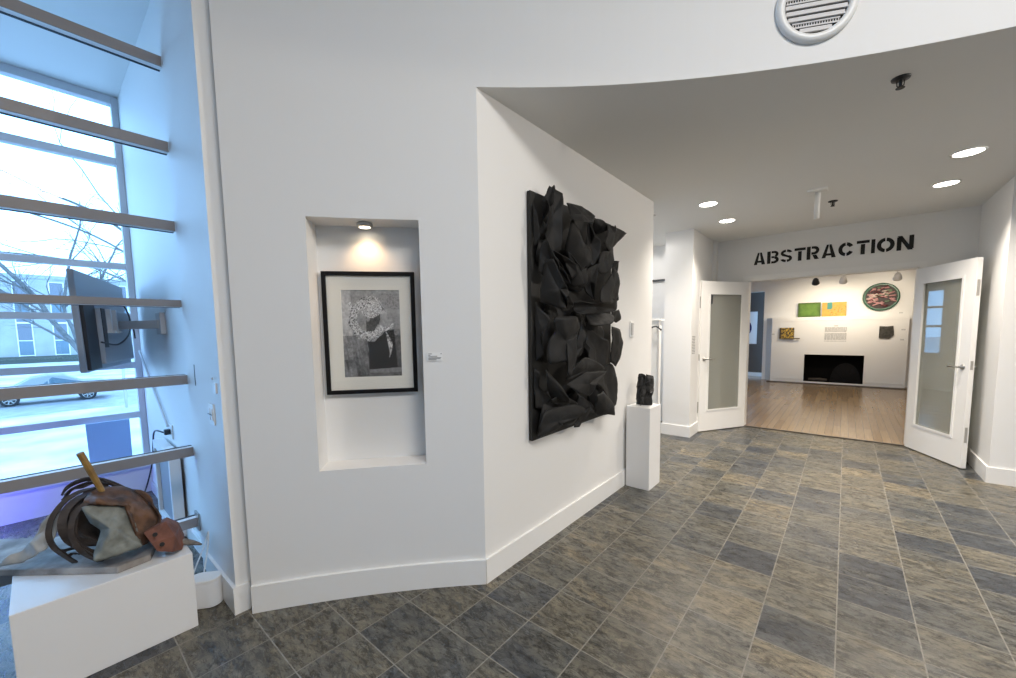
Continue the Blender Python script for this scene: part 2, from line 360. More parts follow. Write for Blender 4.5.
def painted(name, p0, eu, ev, nu, nv, fn, parent, m=None, origin=None):
    """a flat painted surface: a grid whose own pigment is fn(u, v) -> linear colour"""
    p0, eu, ev = Vector(p0), Vector(eu), Vector(ev)
    mb = MB(); mb.grid(lambda u, v: p0 + eu*u + ev*v, nu, nv)
    o = mb.build(name, m or M['pigment'], parent, origin)
    ca = o.data.color_attributes.new('pigment', 'FLOAT_COLOR', 'POINT')
    for j in range(nv+1):
        for i in range(nu+1):
            c = fn(i/nu, j/nv); ca.data[j*(nu+1)+i].color = (c[0], c[1], c[2], 1)
    return o
def fbm(x, y, s=0.0, oct=4):
    t = 0; a = 0.5
    for k in range(oct):
        t += a*noise.noise(Vector((x*2**k, y*2**k, s+k*3.7))); a *= 0.5
    return t

DATA = json.loads('{"felt":[[[[2.208,2.424,0.1],[2.234,2.408,0.12],[2.293,2.388,0.13],[2.27,2.307,0.16],[2.263,2.192,0.17],[2.267,2.028,0.15],[2.231,1.987,0.12],[2.159,2.042,0.1],[2.119,2.109,0.1],[2.095,2.258,0.16],[2.162,2.349,0.1]],0.05],[[[2.134,2.333,0.08],[2.196,2.412,0.1],[2.136,2.294,0.14],[2.14,2.258,0.1],[2.161,2.206,0.06],[2.14,2.273,0.05]],0.03],[[[2.022,2.084,0.07],[2.044,2.167,0.1],[2.064,2.13,0.13],[2.122,2.103,0.1],[2.103,2.088,0.06]],0.02],[[[2.067,2.279,0.05],[2.069,2.216,0.08],[2.011,2.087,0.09],[2.024,2.032,0.06],[2.032,2.169,0.05]],0.015],[[[2.345,2.337,0.12],[2.506,2.346,0.13],[2.639,2.303,0.14],[2.513,2.22,0.22],[2.334,2.193,0.24],[2.24,2.183,0.22],[2.291,2.239,0.15]],0.03],[[[2.281,2.202,0.16],[2.534,2.13,0.12],[2.561,2.059,0.16],[2.558,1.957,0.15],[2.483,1.924,0.12],[2.329,2.012,0.12]],0.05],[[[2.756,2.315,0.08],[2.686,2.192,0.16],[2.767,2.155,0.18],[2.785,2.064,0.16],[2.753,1.967,0.12],[2.651,2.014,0.12],[2.628,2.137,0.12]],0.04],[[[2.763,2.311,0.08],[2.914,2.344,0.09],[2.935,2.281,0.12],[2.896,2.247,0.1],[2.871,2.242,0.05]],0.02],[[[2.9,2.303,0.12],[3.032,2.307,0.12],[3.024,2.315,0.13],[3.064,2.305,0.12],[3.293,2.305,0.1],[3.108,2.193,0.1],[2.983,2.108,0.12],[2.779,2.133,0.16],[2.816,2.226,0.16]],0.03],[[[2.819,2.077,0.14],[2.996,2.121,0.12],[3.193,2.2,0.06],[3.204,2.067,0.06],[3.027,1.959,0.1],[2.836,1.937,0.12]],0.03],[[[3.092,2.037,0.1],[3.16,2.057,0.12],[3.12,2.004,0.1],[3.095,1.956,0.08]],0.01],[[[2.016,2.009,0.06],[2.089,2.056,0.1],[2.101,1.941,0.15],[2.217,1.872,0.14],[2.225,1.845,0.14],[2.165,1.824,0.1],[2.048,1.852,0.08],[2.022,1.924,0.06]],0.05],[[[2.115,2.029,0.13],[2.198,1.975,0.18],[2.278,1.969,0.18],[2.391,1.935,0.18],[2.445,1.883,0.16],[2.388,1.841,0.13],[2.361,1.941,0.1],[2.205,1.995,0.12]],0.03],[[[2.343,2.017,0.1],[2.466,1.929,0.13],[2.561,1.949,0.14],[2.566,1.837,0.12],[2.517,1.793,0.1],[2.434,1.869,0.09]],0.04],[[[2.009,1.931,0.07],[2.09,1.933,0.13],[2.159,1.773,0.18],[2.225,1.749,0.19],[2.169,1.696,0.17],[2.259,1.632,0.14],[2.168,1.633,0.12],[2.08,1.678,0.09],[2.042,1.753,0.07]],0.07],[[[2.156,1.696,0.16],[2.2,1.75,0.2],[2.313,1.694,0.2],[2.388,1.658,0.17],[2.314,1.624,0.14],[2.21,1.659,0.14]],0.05],[[[2.118,1.956,0.12],[2.146,1.947,0.15],[2.265,1.849,0.16],[2.357,1.804,0.13],[2.288,1.812,0.12],[2.157,1.885,0.12]],0.02],[[[2.414,1.895,0.1],[2.375,1.943,0.14],[2.456,1.921,0.15],[2.516,1.819,0.14],[2.441,1.807,0.1]],0.02],[[[2.557,1.87,0.12],[2.597,1.936,0.15],[2.769,1.992,0.16],[2.659,1.828,0.19],[2.71,1.712,0.14],[2.648,1.767,0.12]],0.03],[[[2.698,1.703,0.15],[2.775,1.799,0.13],[3.027,1.948,0.1],[3.093,1.99,0.1],[3.087,1.821,0.12],[3.054,1.721,0.13],[2.821,1.694,0.16]],0.05],[[[3.197,2.074,0.05],[3.268,2.077,0.07],[3.219,1.996,0.06],[3.245,1.862,0.06],[3.26,1.749,0.07],[3.231,1.73,0.05],[3.229,1.899,0.04],[3.205,2.009,0.04]],0.01],[[[2.419,1.681,0.14],[2.478,1.696,0.17],[2.653,1.691,0.18],[3.011,1.741,0.16],[3.162,1.668,0.12],[2.963,1.635,0.14],[2.514,1.608,0.15],[2.459,1.64,0.12]],0.04],[[[2.986,1.639,0.12],[3.203,1.664,0.1],[3.26,1.585,0.08],[3.163,1.552,0.08],[3.046,1.579,0.1]],0.02],[[[2.605,1.605,0.12],[2.82,1.625,0.13],[2.982,1.603,0.14],[2.807,1.535,0.22],[2.518,1.527,0.22],[2.52,1.56,0.17]],0.02],[[[2.06,1.676,0.06],[2.134,1.598,0.12],[2.144,1.566,0.13],[2.097,1.456,0.11],[2.13,1.341,0.1],[2.103,1.293,0.06],[2.088,1.551,0.05]],0.03],[[[2.132,1.568,0.13],[2.193,1.583,0.16],[2.382,1.58,0.17],[2.409,1.51,0.18],[2.327,1.451,0.18],[2.317,1.282,0.17],[2.228,1.191,0.17],[2.231,1.287,0.14],[2.101,1.286,0.12],[2.11,1.418,0.11],[2.153,1.493,0.12]],0.05],[[[2.504,1.573,0.12],[2.548,1.468,0.14],[2.518,1.403,0.15],[2.582,1.361,0.16],[2.597,1.306,0.14],[2.559,1.339,0.1],[2.423,1.284,0.12],[2.432,1.324,0.1],[2.453,1.407,0.12]],0.03],[[[2.608,1.538,0.1],[2.851,1.438,0.14],[2.98,1.388,0.13],[2.987,1.235,0.13],[2.869,1.173,0.12],[2.687,1.256,0.13],[2.588,1.401,0.12]],0.05],[[[3.039,1.521,0.1],[3.259,1.494,0.08],[3.312,1.38,0.08],[3.254,1.279,0.08],[3.164,1.183,0.08],[3.044,1.23,0.1]],0.03],[[[2.082,1.231,0.09],[2.117,1.228,0.12],[2.244,1.069,0.15],[2.281,1.01,0.13],[2.196,1.046,0.1],[2.122,1.136,0.09]],0.05],[[[2.005,1.253,0.05],[2.105,1.226,0.07],[2.104,1.134,0.07],[2.225,1.035,0.08],[2.149,0.974,0.07],[2.021,0.992,0.05]],0.02],[[[2.322,1.174,0.12],[2.415,1.278,0.16],[2.582,1.291,0.16],[2.869,1.191,0.12],[2.554,1.188,0.13],[2.367,1.155,0.13]],0.03],[[[2.329,1.124,0.1],[2.515,1.196,0.15],[2.83,1.178,0.14],[2.614,1.097,0.17],[2.588,1.012,0.16],[2.426,1.052,0.13]],0.05],[[[2.908,1.181,0.1],[3.114,1.207,0.09],[3.231,1.077,0.09],[3.258,0.931,0.09],[3.114,0.847,0.1],[2.869,1.031,0.14],[2.711,1.12,0.14]],0.04],[[[2.702,1.004,0.12],[2.817,1.02,0.15],[2.999,0.912,0.15],[3.01,0.797,0.12],[2.899,0.825,0.12],[2.799,0.825,0.12],[2.717,0.91,0.11]],0.05],[[[1.999,0.887,0.05],[2.14,0.973,0.1],[2.436,0.971,0.13],[2.519,0.891,0.13],[2.266,0.863,0.1],[2.287,0.842,0.09],[2.044,0.801,0.06],[2.003,0.838,0.05]],0.04],[[[2.453,0.798,0.12],[2.526,0.877,0.12],[2.666,0.922,0.13],[2.708,0.892,0.12],[2.653,0.849,0.11],[2.532,0.785,0.11]],0.015],[[[2.263,1.055,0.13],[2.447,0.987,0.12],[2.48,0.95,0.1],[2.304,0.983,0.1],[2.157,1.037,0.1]],0.02],[[[2.499,0.951,0.08],[2.518,1.029,0.1],[2.721,0.939,0.1],[2.788,0.853,0.1],[2.622,0.857,0.09],[2.51,0.875,0.08]],0.02]],"letters":[[-1.073,-0.932],[-0.91,-0.771],[-0.75,-0.617],[-0.593,-0.469],[-0.455,-0.322],[-0.294,-0.147],[-0.124,0.029],[0.055,0.177],[0.194,0.23],[0.246,0.406],[0.425,0.571]],"graysheet":[[-2.58,0.076,0.736],[-2.6,0.147,0.722],[-2.62,0.232,0.689],[-2.57,0.238,0.628],[-2.55,0.251,0.523],[-2.52,0.254,0.494],[-2.5,0.169,0.498],[-2.52,0.095,0.492],[-2.54,0.097,0.525],[-2.58,0.131,0.609],[-2.6,0.1,0.649]],"leather":[[-2.64,0.09,0.759],[-2.7,0.143,0.772],[-2.72,0.225,0.749],[-2.7,0.274,0.702],[-2.66,0.317,0.621],[-2.62,0.33,0.576],[-2.58,0.307,0.514],[-2.55,0.252,0.496],[-2.56,0.235,0.626],[-2.6,0.229,0.687],[-2.6,0.147,0.716],[-2.62,0.094,0.732]],"whitecloth":[[-2.82,-0.179,0.482],[-2.82,-0.132,0.487],[-2.78,-0.073,0.537],[-2.75,-0.06,0.62],[-2.75,-0.016,0.692],[-2.75,0.02,0.711],[-2.7,-0.025,0.578],[-2.7,-0.048,0.544],[-2.74,-0.082,0.511],[-2.78,-0.138,0.489]],"hoop1":[[-2.66,-0.004,0.533],[-2.66,-0.023,0.58],[-2.67,-0.028,0.633],[-2.69,-0.009,0.697],[-2.71,0.034,0.748],[-2.73,0.089,0.77],[-2.75,0.154,0.762]],"hoop2":[[-2.62,0.102,0.494],[-2.61,0.06,0.544],[-2.61,0.024,0.599],[-2.62,0.013,0.666],[-2.65,0.034,0.725],[-2.69,0.082,0.754],[-2.73,0.143,0.752]],"hoop3":[[-2.85,0.024,0.737],[-2.86,0.041,0.764],[-2.87,0.074,0.781],[-2.87,0.118,0.786],[-2.86,0.17,0.764],[-2.85,0.219,0.723],[-2.83,0.267,0.674]],"hoop4":[[-2.8,0.034,0.747],[-2.8,0.054,0.767],[-2.8,0.09,0.781],[-2.8,0.134,0.782],[-2.78,0.181,0.758]],"hoop5":[[-2.8,-0.021,0.513],[-2.78,0.003,0.492],[-2.78,0.048,0.489],[-2.78,0.111,0.48]],"hoop6":[[-2.58,0.074,0.515],[-2.58,0.046,0.577],[-2.58,0.037,0.647],[-2.6,0.057,0.71],[-2.62,0.096,0.74]],"darkinner":[[-2.74,0.016,0.661],[-2.74,0.083,0.729],[-2.74,0.146,0.66],[-2.73,0.141,0.556],[-2.73,0.124,0.485],[-2.73,0.041,0.527],[-2.74,0.009,0.572]],"stick":[[-2.66,0.091,0.966],[-2.68,0.145,0.776]],"wire":[[-2.76,0.165,0.792],[-2.76,0.212,0.747],[-2.74,0.276,0.688],[-2.7,0.32,0.608]],"brick":[[-2.53,0.263,0.502],[-2.58,0.354,0.511],[-2.61,0.407,0.452],[-2.6,0.428,0.367],[-2.56,0.406,0.344],[-2.485,0.355,0.38],[-2.5,0.303,0.401],[-2.515,0.285,0.446],[-2.5,0.373,0.454]],"bholes":[[-2.5,0.3,0.491],[-2.49,0.321,0.437]],"branch":[[-2.62,0.38,0.426],[-2.6,0.418,0.422],[-2.575,0.456,0.409],[-2.54,0.483,0.4]],"plankpix":[[-2.8,-0.181,0.451],[-2.8,-0.174,0.536]]}')

# ------------------------------------------------------------------ the setting
CX, CY, RR = 2.311, -2.397, 5.596          # the rotunda is a true circle in plan
HZ, TOP = 2.805, 4.6                        # hall ceiling, rotunda ceiling
def rot(r, deg): a = math.radians(deg); return (CX + r*math.cos(a), CY + r*math.sin(a))
def arc_slab(mb, r0, r1, a0, a1, z0, z1, n):
    poly = [rot(r0, a0 + (a1-a0)*i/n) for i in range(n+1)] + [rot(r1, a1 + (a0-a1)*i/n) for i in range(n+1)]
    vs = [(x, y, z0) for x, y in poly] + [(x, y, z1) for x, y in poly]; k = len(poly)
    fs = []
    for i in range(n):
        j = 2*n+1-i
        fs += [(i, i+1, j-1, j), (k+i, k+i+1, k+j-1, k+j)]
    fs += [(i, (i+1) % k, k+(i+1) % k, k+i) for i in range(k)]
    return mb.add(vs, fs)
mb = MB(); mb.box(-5.4, 9.0, -9.0, 6.87, -0.12, 0.0); struct('floor', mb, M['slate'], origin=(0, 0, 0))
mb = MB(); mb.box(-5.2, 4.0, 6.87, 14.8, -0.12, 0.001); struct('floor_gallery', mb, M['oak'], origin=(0, 0, 0))
# hall ceiling behind the curved bulkhead
A0, A1 = 75.0, 133.98
pts = [rot(RR+0.0005, A1-(A1-A0)*i/40) for i in range(41)]
pts = [(-3.6, pts[0][1])] + pts + [(4.0, pts[-1][1]), (4.0, 6.9), (-3.6, 6.9)]
mb = MB(); mb.prism(pts, HZ, HZ+0.14); struct('ceiling', mb, M['ceiling'])
mb = MB(); arc_slab(mb, RR, RR+0.15, A0, A1+0.6, HZ+0.001, TOP, 40); struct('wall_bulkhead', mb, M['paint'])
mb = MB(); mb.box(-3.35, 9.0, -9.0, 4.0, TOP, TOP+0.1); struct('ceiling_rotunda', mb, M['ceiling'])
mb = MB(); arc_slab(mb, RR, RR+0.15, 75, -14, 0, TOP, 48); arc_slab(mb, RR, RR+0.15, -26, -165, 0, TOP, 70)
arc_slab(mb, RR, RR+0.15, -14, -26, 0, 0.9, 12); arc_slab(mb, RR, RR+0.15, -14, -26, 3.4, TOP, 12); struct('wall_rotunda', mb, M['paint'])
w5 = thing('added_window_5', None, None, (*rot(RR+0.07, -20), 0.9), kind='structure')           # unseen window added behind the camera for cool daylight on the niche wall
b = MB()
for z in (0.9, 2.1, 3.34): arc_slab(b, RR+0.04, RR+0.10, -14, -26, z, z+0.06, 12)
for a in (-14, -19.7, -25.4): arc_slab(b, RR+0.04, RR+0.10, a, a-0.6, 0.96, 3.34, 1)
b.build('window_frame', M['winframe'], w5)
b = MB(); arc_slab(b, RR+0.066, RR+0.072, -14.6, -25.4, 0.96, 3.34, 12); b.build('window_pane', M['pane'], w5)
# curved wall with the picture niche
NA0, NA1, NZ0, NZ1 = 143.25, 137.34, 0.742, 2.106
AS, AE = 147.0, A1
angs = [AS + (NA0-AS)*i/8 for i in range(8)] + [NA0 + (NA1-NA0)*i/12 for i in range(12)] + [NA1 + (AE-NA1)*i/8 for i in range(9)]
zs = [0, NZ0, NZ1, TOP]
vs = [(*rot(RR, a), z) for a in angs for z in zs]; fs = []
for i in range(len(angs)-1):
    for j in range(3):
        if j == 1 and 8 <= i < 20: continue
        fs.append((i*4+j, (i+1)*4+j, (i+1)*4+j+1, i*4+j+1))
mb = MB(); mb.add(vs, fs)
p0 = Vector((*rot(RR, NA0), 0)); p1 = Vector((*rot(RR, NA1), 0)); ne = (p1-p0).normalized(); nn = Vector((-ne.y, ne.x, 0))   # niche: along, inward
ND = 0.18
fr = [Vector((*rot(RR, NA0+(NA1-NA0)*i/12), 0)) for i in range(13)]
bk = [p0 + nn*ND + (p1-p0)*(i/12) for i in range(13)]
Z = lambda p, z: (p.x, p.y, z)
for i in range(12):
    mb.add([Z(fr[i], NZ0), Z(fr[i+1], NZ0), Z(bk[i+1], NZ0), Z(bk[i], NZ0)], [(0, 1, 2, 3)])
    mb.add([Z(fr[i], NZ1), Z(fr[i+1], NZ1), Z(bk[i+1], NZ1), Z(bk[i], NZ1)], [(0, 1, 2, 3)])
mb.add([Z(bk[0], NZ0), Z(bk[12], NZ0), Z(bk[12], NZ1), Z(bk[0], NZ1)], [(0, 1, 2, 3)])
mb.add([Z(fr[0], NZ0), Z(bk[0], NZ0), Z(bk[0], NZ1), Z(fr[0], NZ1)], [(0, 1, 2, 3)])
mb.add([Z(fr[12], NZ0), Z(bk[12], NZ0), Z(bk[12], NZ1), Z(fr[12], NZ1)], [(0, 1, 2, 3)])
# its back, end and top faces
ob = [rot(RR+0.34, AS+(AE-AS)*i/24) for i in range(25)]
for i in range(24): mb.add([(*ob[i], 0), (*ob[i+1], 0), (*ob[i+1], TOP), (*ob[i], TOP)], [(0, 1, 2, 3)])
for a in (AS, AE): mb.add([(*rot(RR, a), 0), (*rot(RR+0.34, a), 0), (*rot(RR+0.34, a), TOP), (*rot(RR, a), TOP)], [(0, 1, 2, 3)])
struct('wall_niche', mb, M['paint'])
mb = MB(); arc_slab(mb, RR-0.016, RR, AS, AE, 0, 0.150, 30); struct('baseboard_niche', mb, M['trim'])
# pier beside the window, window bay
PY = 0.594
mb = MB(); mb.box(-3.12, -2.441, PY, 0.98, 0, TOP); struct('wall_pier', mb, M['paint'])
mb = MB(); mb.box(-2.975, -2.425, PY-0.016, PY, 0, 0.15); mb.box(-2.441, -2.425, PY, 0.655, 0, 0.15); struct('baseboard_pier', mb, M['trim'])
mb = MB(); mb.box(-5.3, -3.12, 0.632, 0.98, -0.1, 3.72); struct('wall_bay', mb, M['paint'])
mb = MB(); mb.box(-5.085, -3.14, 0.617, 0.632, 0, 0.10); struct('baseboard_bay', mb, M['trim'])
mb = MB(); mb.box(-5.3, -3.12, -3.6, 0.98, 3.63, 3.75); struct('ceiling_bay', mb, M['paint'])
mb = MB(); mb.box(-3.3, -3.12, -3.9, 0.7, 3.66, TOP); struct('wall_header', mb, M['paint'])
mb = MB(); mb.box(-5.3, -5.16, -3.5, -3.4, 0, TOP); mb.box(-3.3, -3.1, -4.0, -3.4, 0, TOP); mb.box(-5.16, -3.3, -3.5, -3.4, 0, 0.3); mb.box(-5.16, -3.3, -3.5, -3.4, 3.5, TOP); struct('wall_bay_south', mb, M['paint'])
w4 = thing('added_window_4', None, None, (-4.2, -3.45, 0.3), kind='structure')  # unseen window added to throw daylight on the pier and bay wall
b = MB(); b.box(-5.16, -5.1, -3.48, -3.42, 0.3, 3.5); b.box(-3.36, -3.3, -3.48, -3.42, 0.3, 3.5)
for z in (0.3, 1.2, 2.1, 3.44): b.box(-5.1, -3.36, -3.48, -3.42, z, z+0.06)
b.build('window_frame', M['winframe'], w4)
b = MB(); b.box(-5.1, -3.36, -3.452, -3.446, 0.36, 3.44); b.build('window_pane', M['pane'], w4)
mb = MB(); mb.box(-5.25, -5.085, -3.5, 0.64, 0, 0.26); struct('wall_sill', mb, M['paint'])
mb = MB(); mb.box(-5.2, -5.02, -3.45, 0.632, 0.26, 0.285); struct('trim_8', mb, M['winframe'])
# glazing bars of the inner window screen
for i, z in enumerate((3.0925, 2.615, 2.155, 1.692, 1.223, 0.765, 0.305)):
    hh = 0.029 if i != 3 else 0.021
    r = thing('trim_%d' % (i+1), None, None, (-3.12, -1.4, z), kind='structure')
    b = MB(); b.box(-3.125, -3.12, -3.42, PY-0.001, z-hh, z+hh); b.build('bar_face', M['bar'], r)
    b = MB(); b.box(-3.165, -3.125, -3.42, PY-0.001, z-hh, z+hh); b.build('bar_body', M['white'], r)
    b = MB(); b.box(-3.185, -3.165, -3.42, PY-0.001, z-hh-0.002, z+hh+0.002); b.build('gasket', M['gasket'], r)
    if i == 6:
        b = MB(); b.box(-3.19, -3.10, PY-0.012, PY-0.001, z-0.055, z+0.055); b.build('end_bracket', M['chrome'], r)
# outer window
w1 = thing('window_1', None, None, (-5.1, -1.4, 0.285), kind='structure')
b = MB()
b.box(-5.16, -5.08, 0.585, 0.631, 0.286, 3.629); b.box(-5.16, -5.08, -3.399, -3.36, 0.286, 3.629)
b.box(-5.16, -5.08, -3.36, 0.585, 3.56, 3.629); b.box(-5.16, -5.08, -3.36, 0.585, 0.286, 0.33)
for z0, z1 in ((3.035, 3.10), (2.11, 2.165), (1.65, 1.706), (1.20, 1.26), (0.73, 0.788)): b.box(-5.155, -5.085, -3.4, 0.59, z0, z1)
b.build('window_frame', M['winframe'], w1, bevel=0.003)
zz = [0.33, 0.73, 0.788, 1.20, 1.26, 1.65, 1.706, 2.11, 2.165, 3.035, 3.10, 3.56]
for k in range(6):
    b = MB(); b.box(-5.128, -5.122, -3.36, 0.585, zz[2*k], zz[2*k+1]); b.build('window_pane', M['pane'], w1)
# hall walls
HX = -1.577
mb = MB(); mb.box(-1.80, HX, 1.632, 4.236, 0, HZ); mb.box(-3.6, -1.80, 3.95, 4.236, 0, HZ); struct('wall_hall', mb, M['paint'])
mb = MB(); mb.box(HX, HX+0.016, 1.625, 4.252, 0, 0.15); mb.box(-1.8, HX, 4.236, 4.252, 0, 0.15); struct('baseboard_hall', mb, M['trim'])
mb = MB(); mb.box(-1.955, -1.592, 5.715, 6.95, 0, HZ); struct('wall_jamb_left', mb, M['paint'])
mb = MB(); mb.box(-1.97, -1.577, 5.70, 5.715, 0, 0.15); mb.box(-1.592, -1.577, 5.715, 6.868, 0, 0.15); struct('baseboard_jamb_left', mb, M['trim'])
mb = MB(); mb.box(1.085, 3.9, 5.735, 6.95, 0, HZ); struct('wall_jamb_right', mb, M['paint'])
mb = MB(); mb.box(1.069, 3.8, 5.719, 5.735, 0, 0.15); mb.box(1.069, 1.085, 5.735, 6.868, 0, 0.15); struct('baseboard_jamb_right', mb, M['trim'])
mb = MB(); mb.box(3.75, 3.95, 2.9, 5.74, 0, HZ); struct('wall_right', mb, M['paint'])
mb = MB(); mb.box(-3.6, -1.955, 6.5, 6.7, 0, HZ); struct('wall_alcove', mb, M['paint'])
mb = MB(); mb.box(-3.75, -3.6, 3.9, 4.55, 0, HZ); mb.box(-3.75, -3.6, 5.2, 6.7, 0, HZ); mb.box(-3.75, -3.6, 4.55, 5.2, 0, 0.9); mb.box(-3.75, -3.6, 4.55, 5.2, 2.3, HZ); struct('wall_alcove_west', mb, M['paint'])
w3 = thing('added_window_3', None, None, (-3.68, 4.87, 0.9), kind='structure')  # unseen window added to bring bluish daylight into the alcove
b = MB(); b.box(-3.71, -3.64, 4.55, 4.60, 0.9, 2.3); b.box(-3.71, -3.64, 5.15, 5.2, 0.9, 2.3); b.box(-3.71, -3.64, 4.6, 5.15, 0.9, 0.95); b.box(-3.71, -3.64, 4.6, 5.15, 2.25, 2.3); b.build('window_frame', M['winframe'], w3)
b = MB(); b.box(-3.68, -3.674, 4.6, 5.15, 0.95, 2.25); b.build('window_pane', M['pane'], w3)
# wall with the double door
OX0, OX1, OH = -1.14, 0.635, 2.19
mb = MB(); mb.box(-1.6, OX0, 6.87, 7.05, 0, HZ); mb.box(OX1, 1.1, 6.87, 7.05, 0, HZ); mb.box(OX0, OX1, 6.87, 7.05, OH, HZ); struct('wall_entrance', mb, M['paint'])
mb = MB()
mb.box(OX0-0.06, OX0, 6.85, 6.87, 0, OH); mb.box(OX1, OX1+0.06, 6.85, 6.87, 0, OH); mb.box(OX0-0.06, OX1+0.06, 6.85, 6.87, OH, OH+0.06)
mb.box(OX0, OX0+0.015, 6.87, 7.05, 0, OH); mb.box(OX1-0.015, OX1, 6.87, 7.05, 0, OH); mb.box(OX0, OX1, 6.87, 7.05, OH-0.015, OH)
struct('trim_9', mb, M['trim'])
mb = MB(); mb.box(OX0, OX1, 6.86, 6.90, 0.001, 0.010); struct('trim_10', mb, mat('bronze_threshold', (0.10, 0.085, 0.07), 0.4, 0.6))
# gallery beyond
GZ = 2.92
mb = MB(); mb.box(-5.2, 4.0, 7.0, 14.8, GZ, GZ+0.1); struct('ceiling_gallery', mb, M['paint'])
mb = MB(); mb.box(-1.82, 4.0, 13.55, 13.75, 0, GZ); mb.box(-5.2, -1.82, 13.55, 13.75, 2.52, GZ); struct('wall_gallery_back', mb, M['paint'])
mb = MB(); mb.box(-5.2, -1.7, 14.25, 14.4, 0, GZ); struct('wall_gallery_accent', mb, M['gallerydark'])
mb = MB(); mb.box(-5.0, -1.7, 14.23, 14.25, 0, 0.12); struct('baseboard_gallery', mb, M['trim'])
mb = MB(); mb.box(3.8, 4.0, 7.0, 14.8, 0, GZ); struct('wall_gallery_right', mb, M['paint'])
mb = MB(); mb.box(-5.2, -1.55, 6.72, 7.05, 0, GZ); struct('wall_gallery_front_left', mb, M['paint'])
mb = MB(); mb.box(1.05, 4.0, 6.95, 7.05, 0, GZ); struct('wall_gallery_front_right', mb, M['paint'])
mb = MB(); mb.box(-5.2, -5.05, 7.0, 10.1, 0, GZ); mb.box(-5.2, -5.05, 11.8, 14.8, 0, GZ); mb.box(-5.2, -5.05, 10.1, 11.8, 0, 0.8); mb.box(-5.2, -5.05, 10.1, 11.8, 2.34, GZ); struct('wall_gallery_left', mb, M['paint'])
w2 = thing('window_2', None, None, (-5.12, 10.8, 0.8), kind='structure')
b = MB(); b.box(-5.16, -5.08, 10.1, 10.16, 0.8, 2.34); b.box(-5.16, -5.08, 11.74, 11.8, 0.8, 2.34)
for z in (0.8, 1.44, 1.88, 2.28): b.box(-5.16, -5.08, 10.16, 11.74, z, z+0.05)
b.build('window_frame', M['winframe'], w2)
b = MB(); b.box(-5.125, -5.119, 10.16, 11.74, 0.86, 2.28); b.build('window_pane', M['pane'], w2)
# chimney breast with firebox
FY = 13.17
mb = MB()
fx0, fx1, fz0, fz1 = -0.82, 0.37, 0.05, 0.765
pl = [(-1.565, FY), (fx0, FY), (fx0, 13.55), (-1.74, 13.55)]; mb.prism(pl, 0, 1.75)
mb.box(fx1, 1.115, FY, 13.55, 0, 1.75); mb.box(fx0, fx1, FY, 13.55, fz1, 1.75); mb.box(fx0, fx1, FY, 13.55, 0, fz0)
struct('wall_chimney_breast', mb, M['paint'])
mb = MB(); mb.box(-1.57, fx0, FY-0.012, FY, 0.10, 0.112); mb.box(fx1, 1.115, FY-0.012, FY, 0.10, 0.112); mb.box(-1.57, 1.12, FY-0.008, FY, 1.655, 1.668); struct('trim_11', mb, M['trim'])
mb = MB(); mb.box(-1.62, 1.13, FY-0.22, FY-0.001, 0.001, 0.014); struct('trim_12', mb, mat('dark_hearth_strip', (0.06, 0.045, 0.035), 0.5))
mb = MB(); mb.box(fx0+0.001, fx1-0.001, 13.40, 13.549, fz0, fz1); mb.box(fx0+0.001, fx0+0.012, FY+0.03, 13.40, fz0, fz1); mb.box(fx1-0.012, fx1-0.001, FY+0.03, 13.40, fz0, fz1); mb.box(fx0+0.012, fx1-0.012, FY+0.03, 13.40, fz0, fz0+0.01); mb.box(fx0+0.012, fx1-0.012, FY+0.03, 13.40, fz1-0.012, fz1-0.001); struct('trim_13', mb, M['soot'])
mb = MB(); mb.box(1.12, 1.18, 13.47, 13.55, 0, 1.75); struct('trim_14', mb, M['trim'])
# ground outside
GR = -1.86
mb = MB(); mb.box(-140, -5.4, -60, 90, GR-0.2, GR); struct('ground', mb, M['snow'])
mb = MB(); mb.box(-37, -27, -60, 90, GR, GR+0.01); struct('road', mb, M['road'])

